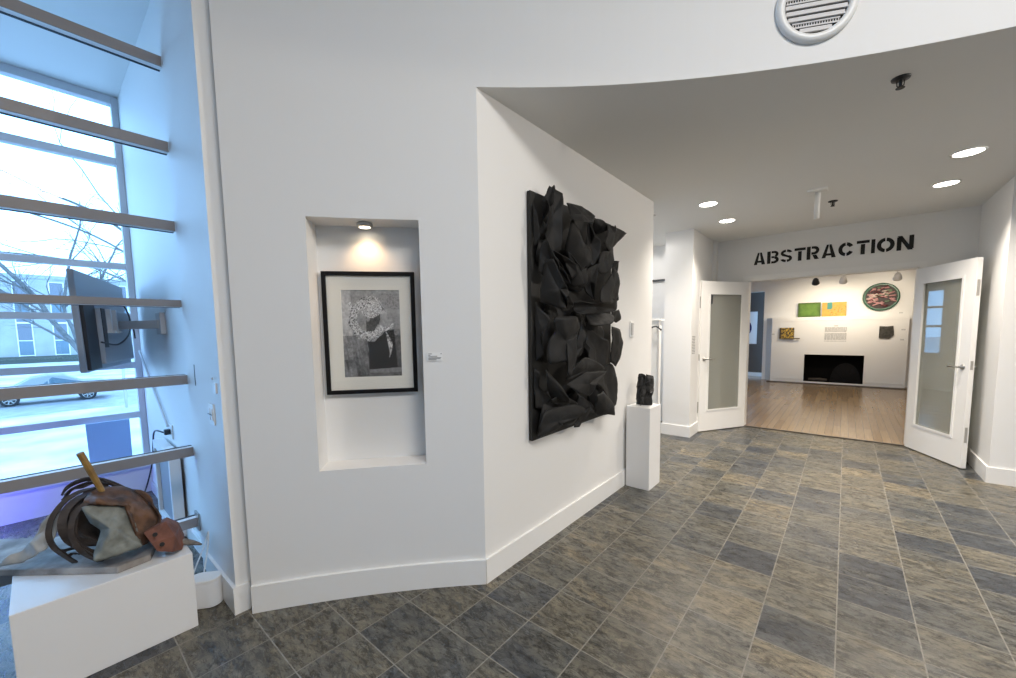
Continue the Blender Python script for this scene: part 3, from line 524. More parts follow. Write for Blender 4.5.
# doors: each leaf is built along x from its hinge, then turned
def door_leaf(name, hinge, free, flip):
    d = Vector(free)-Vector(hinge); w = d.length
    o = thing(name, None, None, (0, 0, 0), kind='structure')
    H, z0 = 2.145, 0.012; s = 1 if flip else -1            # s: side the camera sees
    b = MB(); t = 0.022
    gx0, gx1, gz0, gz1 = 0.125, w-0.145, 0.31, 1.985
    b.box(0, gx0, -t, t, z0, z0+H); b.box(gx1, w, -t, t, z0, z0+H); b.box(gx0, gx1, -t, t, z0, gz0); b.box(gx0, gx1, -t, t, gz1, z0+H)
    b.build('door_panel', M['trim'], o)
    b = MB()
    for q in (-1, 1):
        y0, y1 = (t, t+0.008) if q > 0 else (-t-0.008, -t)
        b.box(gx0-0.012, gx0+0.012, y0, y1, gz0-0.012, gz1+0.012); b.box(gx1-0.012, gx1+0.012, y0, y1, gz0-0.012, gz1+0.012)
        b.box(gx0+0.012, gx1-0.012, y0, y1, gz0-0.012, gz0+0.012); b.box(gx0+0.012, gx1-0.012, y0, y1, gz1-0.012, gz1+0.012)
    b.build('glazing_bead', M['trim'], o)
    b = MB(); b.box(gx0, gx1, -0.003, 0.003, gz0, gz1); b.build('glass', M['doorglass'], o)
    for q in (-1, 1):
        b = MB(); hz = 1.06; hx = w-0.068
        b.lathe([(0.026, 0), (0.026, 0.010), (0.011, 0.012), (0.011, 0.045)], (hx, q*t, hz), (0, q, 0), 16)
        b.tube([(hx+0.008, q*(t+0.05), hz), (hx-0.05, q*(t+0.052), hz), (hx-0.115, q*(t+0.05), hz-0.004)], [0.010, 0.009, 0.008], 8)
        b.build('lever_handle', M['chrome'], o, smooth=True)
    for zc, hh in ((0.36, 0.08), (1.86, 0.08), (1.08, 0.045)):
        b = MB(); b.box(w, w+0.002, -0.011, 0.011, zc-hh, zc+hh); b.build('edge_plate', M['chrome'], o)
    o.location = (hinge[0], hinge[1], 0); o.rotation_euler = (0, 0, math.atan2(d.y, d.x))
    return o
dl = door_leaf('door_1', (-1.135, 6.845), (-1.583, 6.087), True)
b = MB(); b.box(0.665, 0.70, 0.004, 0.010, 1.84, 1.96); b.build('black_tab', M['dark'], dl)
door_leaf('door_2', (0.63, 6.845), (0.985, 6.10), False)

# ------------------------------------------------------------------ framed drawing in the niche
NB = p0 + nn*ND                                   # left corner of the niche's back
def nb(s, z, d): q = NB + ne*s - nn*d; return Vector((q.x, q.y, z))
def nbox(mb, s0, s1, z0, z1, d0, d1):
    c = nb((s0+s1)/2, (z0+z1)/2, (d0+d1)/2); return mb.obox(c, (ne, nn, (0, 0, 1)), ((s1-s0)/2, abs(d1-d0)/2, (z1-z0)/2))
fd = thing('framed_drawing', 'black-framed ink drawing with cream mat hung in the wall niche', 'picture', nb(0.278, 1.14, 0.004))
s0, s1, z0, z1 = 0.022, 0.536, 1.142, 1.848
b = MB(); fw = 0.023
nbox(b, s0, s0+fw, z0, z1, 0.004, 0.032); nbox(b, s1-fw, s1, z0, z1, 0.004, 0.032); nbox(b, s0+fw, s1-fw, z0, z0+fw, 0.004, 0.032); nbox(b, s0+fw, s1-fw, z1-fw, z1, 0.004, 0.032)
b.build('picture_frame', M['frame'], fd, bevel=0.002)
a0, a1, c0, c1 = 0.122, 0.446, 1.24, 1.744
b = MB(); nbox(b, s0+fw, a0, z0+fw, z1-fw, 0.006, 0.019); nbox(b, a1, s1-fw, z0+fw, z1-fw, 0.006, 0.019); nbox(b, a0, a1, z0+fw, c0, 0.006, 0.019); nbox(b, a0, a1, c1, z1-fw, 0.006, 0.019)
b.build('mat_board', M['mat'], fd)
def lin(c): return tuple(((v/255+0.055)/1.055)**2.4 if v > 10 else v/3295 for v in (c if isinstance(c, (tuple, list)) else (c, c, c)))
def drawing(u, v):
    y = 1-v                                       # from the top, as it hangs
    n = fbm(u*5, y*7, 1); f = fbm(u*22, y*30, 5, 3); f2 = fbm(u*55+9, y*80, 8, 2)
    g = 150 + 55*n + 40*f                          # washed grey ground
    if y > 0.52: g = 105 + 60*n + 45*f - 35*(u > 0.2)*(y-0.5)
    if u < 0.16 and y < 0.8: g += 25
    streak = fbm(u*30-y*8, y*4, 3, 3)
    if y > 0.45 and u < 0.43: g += 60*streak
    if 0.43 + 0.03*n < u < 0.90 + 0.10*(y-0.6) and 0.45 + 0.06*(1-u) < y < 0.955: g = 26 + 26*f + 12*n       # black block
    if u > 0.78 and 0.45 < y < 0.9: g = g*0.8 + 20*f
    if 0.43 < u and 0.955 > y > 0.93 - 0.03*u: g = 120 + 30*f
    if u > 0.62 and 0.04 < y < 0.22: g = 150 - 60*abs(f)*2
    # wreath of folded rope: a bright broken ring, open to the right
    dx, dy = (u-0.44)/0.34, (y-0.335)/0.26
    r = math.hypot(dx, dy); a = math.atan2(dy, dx)
    rr = r + 0.10*fbm(u*9, y*9, 11, 3)
    if 0.10 < r and dx > -0.1 and 0.16 < y-0.13 + 0.2*(u-0.5) and rr < 0.62 and r < 0.9: g = 72 + 30*n + 50*f     # dark hollow
    ring = 0.55 < rr < 0.98 and not (-0.35 < a < 0.42)
    head = (u-0.50)**2/0.033 + (y-0.195)**2/0.0165 < 1 + 0.5*n
    wing = abs((u-0.15) - (y-0.19)*0.35) < 0.026 and 0.14 < y < 0.33
    tail = abs(u-(0.755+0.06*math.sin((y-0.5)*9))) < 0.042*(1-abs(y-0.62)/0.17) and 0.45 < y < 0.78
    hook = abs(y-(0.455-0.35*(u-0.72)**1)) < 0.025 and 0.68 < u < 0.88
    if ring or head or wing or tail or hook:
        line = math.sin(40*r + 9*a + 16*n + 14*f)
        g = 205 + 45*f - (105 if line > 0.45 else 0) - (70 if f2 > 0.22 else 0)
        if (r > 0.9 and ring): g -= 30
    g += 26*f2
    return lin(max(14, min(245, g*1.08+6)))
painted('ink_drawing', nb(a0, c0, 0.014), ne*(a1-a0), (0, 0, c1-c0), 110, 170, drawing, fd)
b = MB(); nbox(b, s0+fw, s1-fw, z0+fw, z1-fw, 0.024, 0.026); b.build('picture_glass', M['clearglass'], fd)
# puck light in the niche
q = nb(0.278, NZ1, 0.075)
t = thing('puck_light', 'small silver puck lamp shining from the top of the wall niche', 'lamp', q)
b = MB(); b.lathe([(0.040, 0), (0.044, -0.006), (0.042, -0.020), (0.030, -0.024), (0.030, -0.018)], q, (0, 0, 1), 28); b.build('housing', M['chrome'], t, smooth=True)
b = MB(); b.lathe([(0.029, -0.0185), (0.029, -0.0225)], q, (0, 0, 1), 24); b.build('lens', M['puck'], t)
spot_light('puck_beam', (q.x, q.y, q.z-0.03), (q.x+nn.x*0.05, q.y+nn.y*0.05, q.z-0.5), 4.2, (1.0, 0.62, 0.32), 120, 0.9, 0.02)
# label card beside the niche
def wall_card(name, label, ang, z, w, h, lines):
    c = Vector((*rot(RR-0.001, ang), z)); e = Vector((*rot(1, ang-90), 0)) - Vector((CX, CY, 0)); n = (Vector((CX, CY, 0)) - Vector((c.x, c.y, 0))).normalized()
    t = thing(name, label, 'label', c)
    b = MB(); b.obox(c+n*0.0025, (e, n, (0, 0, 1)), (w/2, 0.002, h/2)); b.build('card', M['label'], t)
    b = MB()
    for (u0, u1, v) in lines: b.obox(c + n*0.0048 + e*(u0+u1-1)*w/2 + Vector((0, 0, (v-0.5)*h)), (e, n, (0, 0, 1)), ((u1-u0)*w/2, 0.0003, h*0.045))
    b.build('printed_text', M['ink'], t)
wall_card('label_card', 'small white caption card on the curved wall right of the niche', 136.66, 1.358, 0.082, 0.046, [(0.06, 0.3, 0.85), (0.88, 0.97, 0.85), (0.06, 0.2, 0.68), (0.06, 0.66, 0.55), (0.06, 0.92, 0.38), (0.06, 0.88, 0.26), (0.06, 0.6, 0.14)])

# ------------------------------------------------------------------ black wall sculpture
fs_ = thing('wall_sculpture', 'large black relief of curling felt sheets on a panel, hung on the white hall wall', 'sculpture', (HX, 2.7, 0.79))
b = MB(); b.box(HX+0.006, HX+0.034, 2.062, 3.20, 0.770, 2.372); b.build('backing_panel', M['black'], fs_, bevel=0.004)
for i, (P, bl) in enumerate(DATA['felt']):
    sheet([(HX+d, max(y, 2.075), z) for y, z, d in P], (1, -0.08, 0), bl*(0.9 if i % 3 else -0.5), i+1, 0.016, 7.0, 7, 54, roll=True, sharp=(i % 2 == 0)).build('felt_sheet', M['felt'], fs_, smooth=True, solid=0.006)
# a few sheets deeper in, closing the gaps between the front ones
rnd = random.Random(3)
for i in range(8):
    y = 2.25 + (i % 3)*0.32 + rnd.uniform(-.05, .05); z = 0.92 + (i//3)*0.52 + rnd.uniform(-.05, .05); a = rnd.uniform(0, 3.1); L_ = rnd.uniform(.16, .24); w_ = rnd.uniform(.08, .13)
    P = []
    for k in range(8):
        th = k*math.pi/4; py = L_*math.cos(th); pz = w_*math.sin(th)
        P.append((HX+0.045+0.02*rnd.random(), y+py*math.cos(a)-pz*math.sin(a), z+py*math.sin(a)+pz*math.cos(a)))
    P = [(x, max(2.10, min(3.17, yy)), max(0.80, min(2.33, zq))) for x, yy, zq in P]
    sheet(P, (1, 0, 0), 0.03, 60+i, 0.015, 7, 5, 28).build('felt_sheet', M['felt'], fs_, smooth=True, solid=0.005)
# call plate on the hall wall
t = thing('wall_control_plate', 'white rectangular control plate on the hall wall right of the black relief', 'switch', (HX, 3.705, 1.43))
b = MB(); b.box(HX, HX+0.010, 3.665, 3.752, 1.42, 1.575); b.build('plate', M['plastic'], t, bevel=0.004)
b = MB(); b.box(HX+0.010, HX+0.022, 3.68, 3.715, 1.44, 1.555); b.build('slider', M['alu'], t, bevel=0.003)
b = MB(); b.lathe([(0.006, 0), (0.006, 0.004)], (HX+0.010, 3.735, 1.545), (1, 0, 0), 12); b.build('button', M['chrome'], t)
# pedestal with black metal piece
b = MB(); b.box(-1.553, -1.328, 3.56, 3.84, 0.0, 0.775)
tag(b.build('pedestal', M['white'], bevel=0.003), 'tall narrow white pedestal against the hall wall', 'pedestal')
t = thing('metal_sculpture', 'small black crumpled metal sculpture standing on the tall white pedestal', 'sculpture', (-1.43, 3.69, 0.775))
def ps(u, z, y=0.0): return (-1.505+u*0.165, 3.68+y, 0.777+z*0.30)
for i, (P, bl) in enumerate([
        ([ps(.0, 0), ps(.42, 0, .02), ps(.40, .55, .05), ps(.42, .95, .03), ps(.28, 1.0, 0), ps(.06, .98, .02), ps(.02, .5, -.01)], .02),
        ([ps(.38, 0), ps(.86, .0, .03), ps(.84, .28, .02), ps(.98, .40, .0), ps(.90, .55, .04), ps(.86, .92, .05), ps(.5, .98, .03), ps(.42, .5, -.01)], .03),
        ([ps(.1, .02, .07), ps(.5, .02, .08), ps(.55, .6, .08), ps(.40, .8, .09), ps(.12, .95, .07)], .02),
        ([ps(.3, .05, -.03), ps(.5, .02, -.04), ps(.62, .45, -.03), ps(.5, .72, -.02), ps(.38, .45, -.04)], .015)]):
    sheet(P, (0, -1, 0), bl, 90+i, 0.03, 16, 6, 36, sharp=True).build('metal_sheet', M['black'], t, solid=0.004)
for P in ([ps(.1, .2, -.05), ps(.4, .62, -.06), ps(.85, .8, -.03)], [ps(.7, .3, -.04), ps(1.0, .42, -.03), ps(.98, .6, -.01), ps(.8, .66, 0)], [ps(.35, .0, -.04), ps(.45, .4, -.05), ps(.4, .9, -.04)]):
    b = MB(); b.tube(smooth_open(P, 14), 0.004, 6); b.build('wire', M['dark'], t, smooth=True)

# ------------------------------------------------------------------ vent, ceiling fittings
vc = Vector((*rot(RR-0.001, 116.5), 3.075)); vn = (Vector((CX, CY, 0))-Vector((vc.x, vc.y, 0))).normalized(); ve = Vector((-vn.y, vn.x, 0))*-1
t = thing('round_vent', 'round white air vent with grey slats high on the curved bulkhead', 'vent', vc)
b = MB(); b.lathe([(0.178, -0.006), (0.178, 0.014), (0.165, 0.026), (0.146, 0.026), (0.137, 0.014), (0.137, -0.006)], vc, vn, 64, closed=False); b.build('vent_ring', M['plastic'], t, smooth=True)
b = MB(); b.lathe([(0.14, 0.001), (0.14, 0.002)], vc, vn, 40); b.build('vent_back', M['black'], t)
for k in range(-4, 5):
    z = k*0.029; hw = math.sqrt(max(0, 0.136**2-z*z))-0.002
    if k in (-3, 1): continue
    b = MB(); b.obox(vc + vn*0.010 + Vector((0, 0, z)), (ve, vn, (0, 0, 1)), (hw, 0.002, 0.0105)); b.obox(vc + vn*0.014 + Vector((0, 0, z-0.0105)), (ve, vn, (0, 0, 1)), (hw, 0.006, 0.0022)); b.build('slat', M['alu'], t)
for z in (-3*0.029, 0.029):
    hw = math.sqrt(0.136**2-z*z)-0.002; n_ = int(2*hw/0.011); w_ = hw/n_; b = MB()
    for q in (-1, 1): b.obox(vc + vn*0.009 + Vector((0, 0, z+q*0.0095)), (ve, vn, (0, 0, 1)), (hw, 0.002, 0.0035))
    for i in range(n_): b.obox(vc + vn*0.008 + ve*(-hw+(2*i+1)*w_) + Vector((0, 0, z)), (ve, vn, (0, 0, 1)), (w_*0.35, 0.0015, 0.007))
    b.build('perforated_bar', M['alu'], t)
LPOS = [(-1.173, 4.705), (-1.171, 5.58), (0.652, 4.705), (0.650, 5.582)]
LLAB = ['round lit downlight nearer the camera on the left side of the hall ceiling', 'round lit downlight nearer the doors on the left side of the hall ceiling',
        'round lit downlight nearer the camera on the right side of the hall ceiling', 'round lit downlight nearer the doors on the right side of the hall ceiling']
l0 = thing('downlight', LLAB[0], 'ceiling light', (*LPOS[0], HZ), group='hall ceiling downlights')
b = MB(); b.lathe([(0.098, 0.0), (0.098, -0.004), (0.088, -0.007), (0.080, -0.003), (0.080, 0.0)], (*LPOS[0], HZ), (0, 0, 1), 36, closed=False); b.build('trim_ring', M['plastic'], l0, smooth=True)
b = MB(); b.lathe([(0.081, -0.001), (0.081, -0.0045)], (*LPOS[0], HZ), (0, 0, 1), 32); b.build('lens', M['lens'], l0)
for i, p in enumerate(LPOS):
    if i: dup(l0, (*p, HZ), LLAB[i])
    spot_light('downlight_beam', (p[0], p[1], HZ-0.03), (p[0], p[1], 0), (150, 95, 190, 115)[i], WARM, (132, 118, 140, 118)[i], 0.88, 0.06)
dup(l0, (2.477, 3.83, HZ), 'unseen round downlight added to light the hall wall, out to the right of the hall')  # lamp and beam added out of view to brighten the hall wall
spot_light('downlight_beam', (2.477, 3.83, HZ-0.03), (-0.6, 3.0, 0.9), 230, WARM, 120, 0.6, 0.05)
def sprinkler(name, label, x, y, z, s=1.0, m=None):
    t = thing(name, label, 'sprinkler', (x, y, z)); m = m or M['dark']
    b = MB(); b.lathe([(0.042*s, 0), (0.040*s, -0.008*s), (0.016*s, -0.012*s)], (x, y, z), (0, 0, 1), 24); b.build('escutcheon', m, t, smooth=True)
    b = MB(); b.tube([(x, y, z-0.010*s), (x, y, z-0.045*s)], 0.008*s, 8); b.tube([(x-0.016*s, y, z-0.014*s), (x-0.014*s, y, z-0.04*s), (x, y, z-0.052*s)], 0.003*s, 6); b.tube([(x+0.016*s, y, z-0.014*s), (x+0.014*s, y, z-0.04*s), (x, y, z-0.052*s)], 0.003*s, 6); b.build('sprinkler_body', m, t)
    b = MB(); b.lathe([(0.020*s, -0.052*s), (0.020*s, -0.055*s)], (x, y, z), (0, 0, 1), 16); b.build('deflector', m, t)
sprinkler('ceiling_sprinkler', 'dark ceiling sprinkler below the round vent, nearest the camera', 0.163, 3.075, HZ, 0.95)
sprinkler('ceiling_sprinkler', 'small dark ceiling sprinkler just right of the white hanging bracket', -0.165, 5.51, HZ, 1.0)
sprinkler('ceiling_sprinkler', 'small grey sprinkler head at the far top end of the hall wall', -1.77, 4.72, HZ, 0.9, M['chrome'])
t = thing('hanging_bracket', 'white square ceiling bracket with a short hanging rod above the doors', 'bracket', (-0.266, 4.97, HZ))
b = MB(); b.box(-0.345, -0.19, 4.90, 5.04, HZ-0.022, HZ); b.build('ceiling_plate', M['plastic'], t, bevel=0.004)
b = MB(); b.tube([(-0.266, 4.97, HZ-0.022), (-0.266, 4.97, HZ-0.27)], 0.022, 12); b.build('rod', M['plastic'], t, smooth=True)

# ------------------------------------------------------------------ lettering over the door
t = thing('wall_lettering', 'black stencil lettering reading ABSTRACTION on the wall above the double doors', 'sign', (-0.25, 6.87, 2.40))
LZ0, LZ1 = 2.402, 2.574
def arc2(cx, cz, rx, rz, w, a0, a1, n=12):
    o = [(cx+rx*math.cos(math.radians(a0+(a1-a0)*i/n)), cz+rz*math.sin(math.radians(a0+(a1-a0)*i/n))) for i in range(n+1)]
    q = [(cx+(rx-w)*math.cos(math.radians(a1+(a0-a1)*i/n)), cz+(rz-w)*math.sin(math.radians(a1+(a0-a1)*i/n))) for i in range(n+1)]
    return [o[i:i+2]+[q[n-1-i], q[n-i]] for i in range(n)]
def glyph(ch, W):
    """list of polygons in a box W wide and 1 high; gaps are the stencil bridges"""
    w = 0.235
    R = lambda a, b, c, d: [(a, c), (b, c), (b, d), (a, d)]
    if ch == 'A': return [[(0, 0), (w, 0), (W/2-0.02, 0.93), (W/2-0.02, 1.0), (W/2-0.14, 1.0)], [(W/2+0.02, 1), (W/2+0.14, 1), (W, 0), (W-w-0.02, 0), (W/2+0.02, 0.86)], R(0.27, W/2+0.16, 0.17, 0.33)]
    if ch == 'B': return [R(0, w, 0, 1)] + [R(w+0.06, W-0.30, 0.83, 1), R(w+0.06, W-0.30, 0.43, 0.58), R(w+0.06, W-0.30, 0, 0.17)] + arc2(W-0.30, 0.74, 0.27, 0.26, 0.19, -75, 90) + arc2(W-0.31, 0.28, 0.31, 0.28, 0.20, -90, 85)
    if ch == 'S': return arc2(W*0.5, 0.72, W*0.5, 0.28, 0.19, 12, 84) + arc2(W*0.5, 0.72, W*0.5, 0.28, 0.19, 98, 250) + [[(W*0.22, 0.50), (W*0.36, 0.62), (W*0.84, 0.47), (W*0.66, 0.36)]] + arc2(W*0.5, 0.28, W*0.5, 0.28, 0.19, -82, 60) + arc2(W*0.5, 0.28, W*0.5, 0.28, 0.19, 190, 264)
    if ch == 'T': return [R(0, W, 0.80, 1), R(W/2-w/2, W/2+w/2, 0, 0.74)]
    if ch == 'R': return [R(0, w, 0, 1), R(w+0.06, W-0.30, 0.82, 1), R(w+0.06, W-0.30, 0.37, 0.55)] + arc2(W-0.30, 0.685, 0.30, 0.315, 0.20, -90, 90) + [[(w+0.12, 0.34), (w+0.37, 0.34), (W, 0), (W-0.27, 0)]]
    if ch == 'C': return arc2(W*0.5, 0.5, W*0.5, 0.5, 0.23, 28, 84) + arc2(W*0.5, 0.5, W*0.5, 0.5, 0.23, 96, 264) + arc2(W*0.5, 0.5, W*0.5, 0.5, 0.23, 276, 332)
    if ch == 'I': return [R(0, W, 0, 1)]
    if ch == 'O': return arc2(W*0.5, 0.5, W*0.5, 0.5, 0.23, -84, 84, 18) + arc2(W*0.5, 0.5, W*0.5, 0.5, 0.23, 96, 264, 18)
    if ch == 'N': return [R(0, w, 0, 0.92), R(W-w, W, 0.08, 1), [(0.02, 1), (0.25, 1), (W-0.02, 0.0), (W-0.27, 0.0)]]
LH = LZ1-LZ0
for ch, (x0, x1) in zip('ABSTRACTION', DATA['letters']):
    b = MB(); W_ = (x1-x0)/LH
    for k, poly in enumerate(glyph(ch, W_)):
        b.extrude([(x0+px*LH, 6.8695-0.0004*(k % 2), LZ0+pz*LH) for px, pz in poly], (0, -0.004, 0))
    b.build('letter', M['letter'], t)
# vinyl text on the left jamb
t = thing('vinyl_text', 'small grey block of wall text on the white corner beside the left door', 'text', (-1.592, 5.84, 1.14))
b = MB(); rnd = random.Random(5)
for i in range(12):
    y = 5.765; z = 1.385-i*0.021
    while y < 5.90:
        l = rnd.uniform(.012, .035); b.box(-1.592, -1.591, y, min(y+l, 5.91), z-0.005, z+0.005); y += l+0.008
b.build('printed_text', M['ink'], t)
# stand in the alcove
t = thing('coat_stand', 'slim white coat stand with a black hanger in the alcove behind the pedestal', 'coat stand', (-1.93, 5.2, 0))
b = MB(); b.box(-2.06, -1.845, 5.16, 5.30, 0, 1.60); b.build('column', M['plastic'], t, bevel=0.004)
b = MB(); b.box(-2.07, -1.815, 5.14, 5.32, 1.60, 1.625); b.build('cap', M['plastic'], t, bevel=0.003)
b = MB(); b.box(-1.838, -1.822, 5.15, 5.166, 0.0, 1.60); b.build('edge_rail', M['alu'], t)
b = MB(); b.tube(smooth_open([(-1.965, 5.10, 1.40), (-1.955, 5.10, 1.455), (-1.90, 5.10, 1.512), (-1.84, 5.10, 1.525), (-1.775, 5.10, 1.478)], 20), 0.010, 8); b.tube([(-1.83, 5.10, 1.525), (-1.83, 5.155, 1.525)], 0.006, 6); b.build('hanger', M['black'], t, smooth=True)
b = MB(); b.box(-2.9, -1.957, 6.44, 6.499, 2.25, 2.275); tag(b.build('wall_shelf', M['dark']), 'thin dark shelf high on the alcove wall above the coat stand', 'shelf')

# ------------------------------------------------------------------ white plinth and the assemblage on it
b = MB(); b.box(-2.905, -2.490, -0.153, 0.434, 0, 0.395); tag(b.build('plinth', M['white'], bevel=0.003), 'low white plinth by the window carrying the basket-like assemblage', 'plinth')
D = DATA
for key in ('hoop1', 'hoop2', 'hoop6'): D[key] = [[D[key][0][0]-0.06, D[key][0][1]+0.045, 0.440]] + D[key]      # the strip ends tuck in under the bundle
am = thing('assemblage_sculpture', 'assemblage of bent strips, grey cloth, leather and a yellow stick on a weathered plank', 'sculpture', (-2.72, 0.1, 0.395))
b = MB(); pk = [(-3.24, -0.45), (-2.537, 0.165), (-2.560, 0.285), (-2.74, 0.345), (-3.10, 0.08), (-3.42, -0.22)]
b.prism(pk, 0.3965, 0.428); b.build('plank', M['wood'], am, bevel=0.004)
for key, m, bl, sd in (('graysheet', 'cloth', 0.035, 31), ('leather', 'leather', 0.05, 32), ('whitecloth', 'palecloth', 0.03, 33)):
    P = [(x, y, max(z, 0.434)) for x, y, z in D[key]]
    sheet(P, (0.86, -0.1, 0.5) if key != 'whitecloth' else (0.6, -0.3, 0.7), bl, sd, (0.055 if key == 'leather' else 0.045), (11 if key != 'graysheet' else 17), 10, 64, sharp=(key == 'graysheet')).build({'graysheet': 'grey_cloth', 'leather': 'leather_hide', 'whitecloth': 'pale_sheet'}[key], M[m], am, smooth=True, solid=0.007)
# the far side of the shell, closing it behind
sh = [(-2.58, 0.33, 0.44), (-2.62, 0.335, 0.60), (-2.70, 0.30, 0.70), (-2.78, 0.18, 0.735), (-2.86, 0.10, 0.62), (-2.90, 0.16, 0.44), (-2.76, 0.30, 0.436)]
sheet(sh, (0.3, 0.7, 0.3), 0.03, 35, 0.02, 11, 7, 48).build('leather_hide', M['leather'], am, smooth=True, solid=0.006)
P = [(x, y, max(z, 0.436)) for x, y, z in D['darkinner']]
sheet(P, (0.9, -0.3, 0.2), -0.05, 36, 0.02, 11, 6, 40).build('dark_lining', M['hoop'], am, smooth=True, solid=0.005)
for key, w_, th, sd in (('hoop1', 0.020, 0.006, 1), ('hoop2', 0.030, 0.006, 2), ('hoop3', 0.026, 0.006, 3), ('hoop4', 0.016, 0.005, 4), ('hoop5', 0.018, 0.005, 5), ('hoop6', 0.022, 0.006, 6)):
    pts = [Vector((p[0], p[1], max(p[2], 0.437))) for p in smooth_open([tuple(p) for p in D[key]], 24)]
    b = MB(); b.ribbon(pts, w_, th, (0.35, 0.9, -0.15) if key in ('hoop1', 'hoop2', 'hoop6') else (0.5, 0.2, 0.8)); b.build('bent_strip', M['hoop'], am, smooth=False)
rnd = random.Random(21)
for key, dx, dy, dz, w_ in (('hoop2', -0.05, 0.035, 0.005, 0.022), ('hoop6', -0.03, 0.012, -0.01, 0.016), ('hoop3', 0.025, 0.0, -0.022, 0.014), ('hoop5', 0.05, 0.02, -0.012, 0.013)):
    pts = [Vector((p[0]+dx, p[1]+dy, max(p[2]+dz, 0.437))) + Vector((0, 0, 0.006*math.sin(i*0.9+dx*90))) for i, p in enumerate(smooth_open([tuple(p) for p in D[key]], 24))]
    b = MB(); b.ribbon(pts, w_, 0.005, (0.5, 0.8, -0.2)); b.build('bent_strip', M['hoop'], am)
p_, q_ = [Vector(p) for p in D['stick']]
b = MB(); b.tube([p_, (p_+q_)/2+Vector((0.002, 0, 0.003)), q_, q_ + (q_-p_)*0.25], [0.0135, 0.0135, 0.012, 0.011], 8); b.build('yellow_stick', M['stick'], am)
b = MB(); b.tube(smooth_open([tuple(p) for p in D['wire']], 20), 0.003, 6); b.build('wire', M['hoop'], am)
# red brown block with two holes
fr_ = [Vector(p) for p in D['brick']]; mn = min(p.z for p in fr_); off = 0.3975-mn
fr_ = [p+Vector((0, 0, off)) for p in fr_]; rg = fr_.pop(); n = len(fr_)          # rg: the corner where the two visible faces meet
bk_ = [p*0.92 + (sum(fr_, Vector())/n)*0.08 + Vector((-0.095, 0.02, 0)) for p in fr_]; bk_ = [Vector((p.x, p.y, max(p.z-0.006, 0.3975))) for p in bk_]
b = MB(); b.add(fr_+[rg]+bk_, [(0, 1, n, 6, 7), (n, 5, 6), (1, 2, n), (2, 3, 4, n), (4, 5, n), tuple(range(2*n, n, -1))] + [(i, (i+1) % n, n+1+(i+1) % n, n+1+i) for i in range(n)])
bko = b.build('brick', M['brick'], am, bevel=0.004); bko['label'] = 'red-brown block with two holes'
for hpt in D['bholes']:
    c = Vector(hpt)+Vector((0.006, 0, off)); b = MB(); b.lathe([(0.010, 0.0), (0.010, 0.004)], c, (1, -0.1, 0.2), 14); b.build('drilled_hole', M['black'], bko)
b = MB(); b.tube([Vector(D['branch'][0])+Vector((0, -0.03, -0.005)), D['branch'][1], D['branch'][2], Vector(D['branch'][3])], [0.020, 0.018, 0.013, 0.005], 7)
b.build('driftwood', mat('grey_driftwood', (0.22, 0.20, 0.18), 0.85, color2=(0.10, 0.09, 0.08), vscale=30), am)
# white floor speaker with a lid and its cable
t = thing('floor_device', 'white rounded countertop-size device with a lid on the floor between plinth and wall', 'appliance', (-2.635, 0.515, 0))
def stadium(cx, cy, a, r, n=12, ang=0.0):
    o = [(a+r*math.cos(-math.pi/2+math.pi*i/n), r*math.sin(-math.pi/2+math.pi*i/n)) for i in range(n+1)] + [(-a+r*math.cos(math.pi/2+math.pi*i/n), r*math.sin(math.pi/2+math.pi*i/n)) for i in range(n+1)]
    c, s = math.cos(ang), math.sin(ang); return [(cx+x*c-y*s, cy+x*s+y*c) for x, y in o]
pl_ = stadium(-2.665, 0.508, 0.028, 0.050, 24, 0.9)
b = MB(); b.prism(pl_, 0.002, 0.142); b.build('device_body', M['white'], t, smooth=False, bevel=0.003)
b = MB(); b.prism(stadium(-2.665, 0.508, 0.028, 0.0515, 24, 0.9), 0.1425, 0.158); b.build('device_lid', M['plastic'], t, bevel=0.004)
b = MB(); b.tube(smooth_open([(-2.72, 0.50, 0.03), (-2.80, 0.53, 0.10), (-2.83, 0.565, 0.24), (-2.83, 0.575, 0.34), (-2.86, 0.56, 0.26), (-2.88, 0.50, 0.10), (-2.86, 0.46, 0.008)], 30), 0.004, 6); tag(b.build('power_cable', M['plastic'], smooth=True), 'white cable looping behind the rounded white device beside the plinth', 'cable')
# second low white block behind the plinth
b = MB(); b.box(-3.42, -3.28, 0.18, 0.40, 0, 0.16); tag(b.build('white_block', M['white'], bevel=0.004), 'small white block on the bay floor behind the low plinth', 'block')
# switches on the pier
def pier_plate(name, label, x0, x1, z0, z1, cat='switch'):
    t = thing(name, label, cat, ((x0+x1)/2, PY, z0))
    b = MB(); b.box(x0, x1, PY-0.008, PY, z0, z1); b.build('plate', M['plastic'], t, bevel=0.002); return t
t = pier_plate('light_switch', 'double white switch plate, the lower one on the blue-lit window pier', -2.665, -2.575, 1.01, 1.125)
for x in (-2.642, -2.598): b = MB(); b.box(x-0.014, x+0.014, PY-0.013, PY-0.008, 1.035, 1.10); b.build('rocker', M['white'], t, bevel=0.002)
b = MB(); b.box(-2.66, -2.58, PY-0.0145, PY-0.013, 1.066, 1.070); b.build('rocker_gap', M['dark'], t)
t = pier_plate('thermostat', 'small white thermostat above the switch plate at the edge of the window pier', -2.555, -2.500, 1.19, 1.245, 'thermostat')
b = MB(); b.lathe([(0.008, 0), (0.006, 0.006)], (-2.535, PY-0.008, 1.268), (0, -1, 0), 12); b.build('sensor', M['alu'], t)
b = MB(); b.box(-2.943, -2.935, PY-0.002, PY, 1.20, 1.325); tag(b.build('wall_slot', M['dark']), 'narrow dark vertical slot in the window pier left of the switches', 'slot')

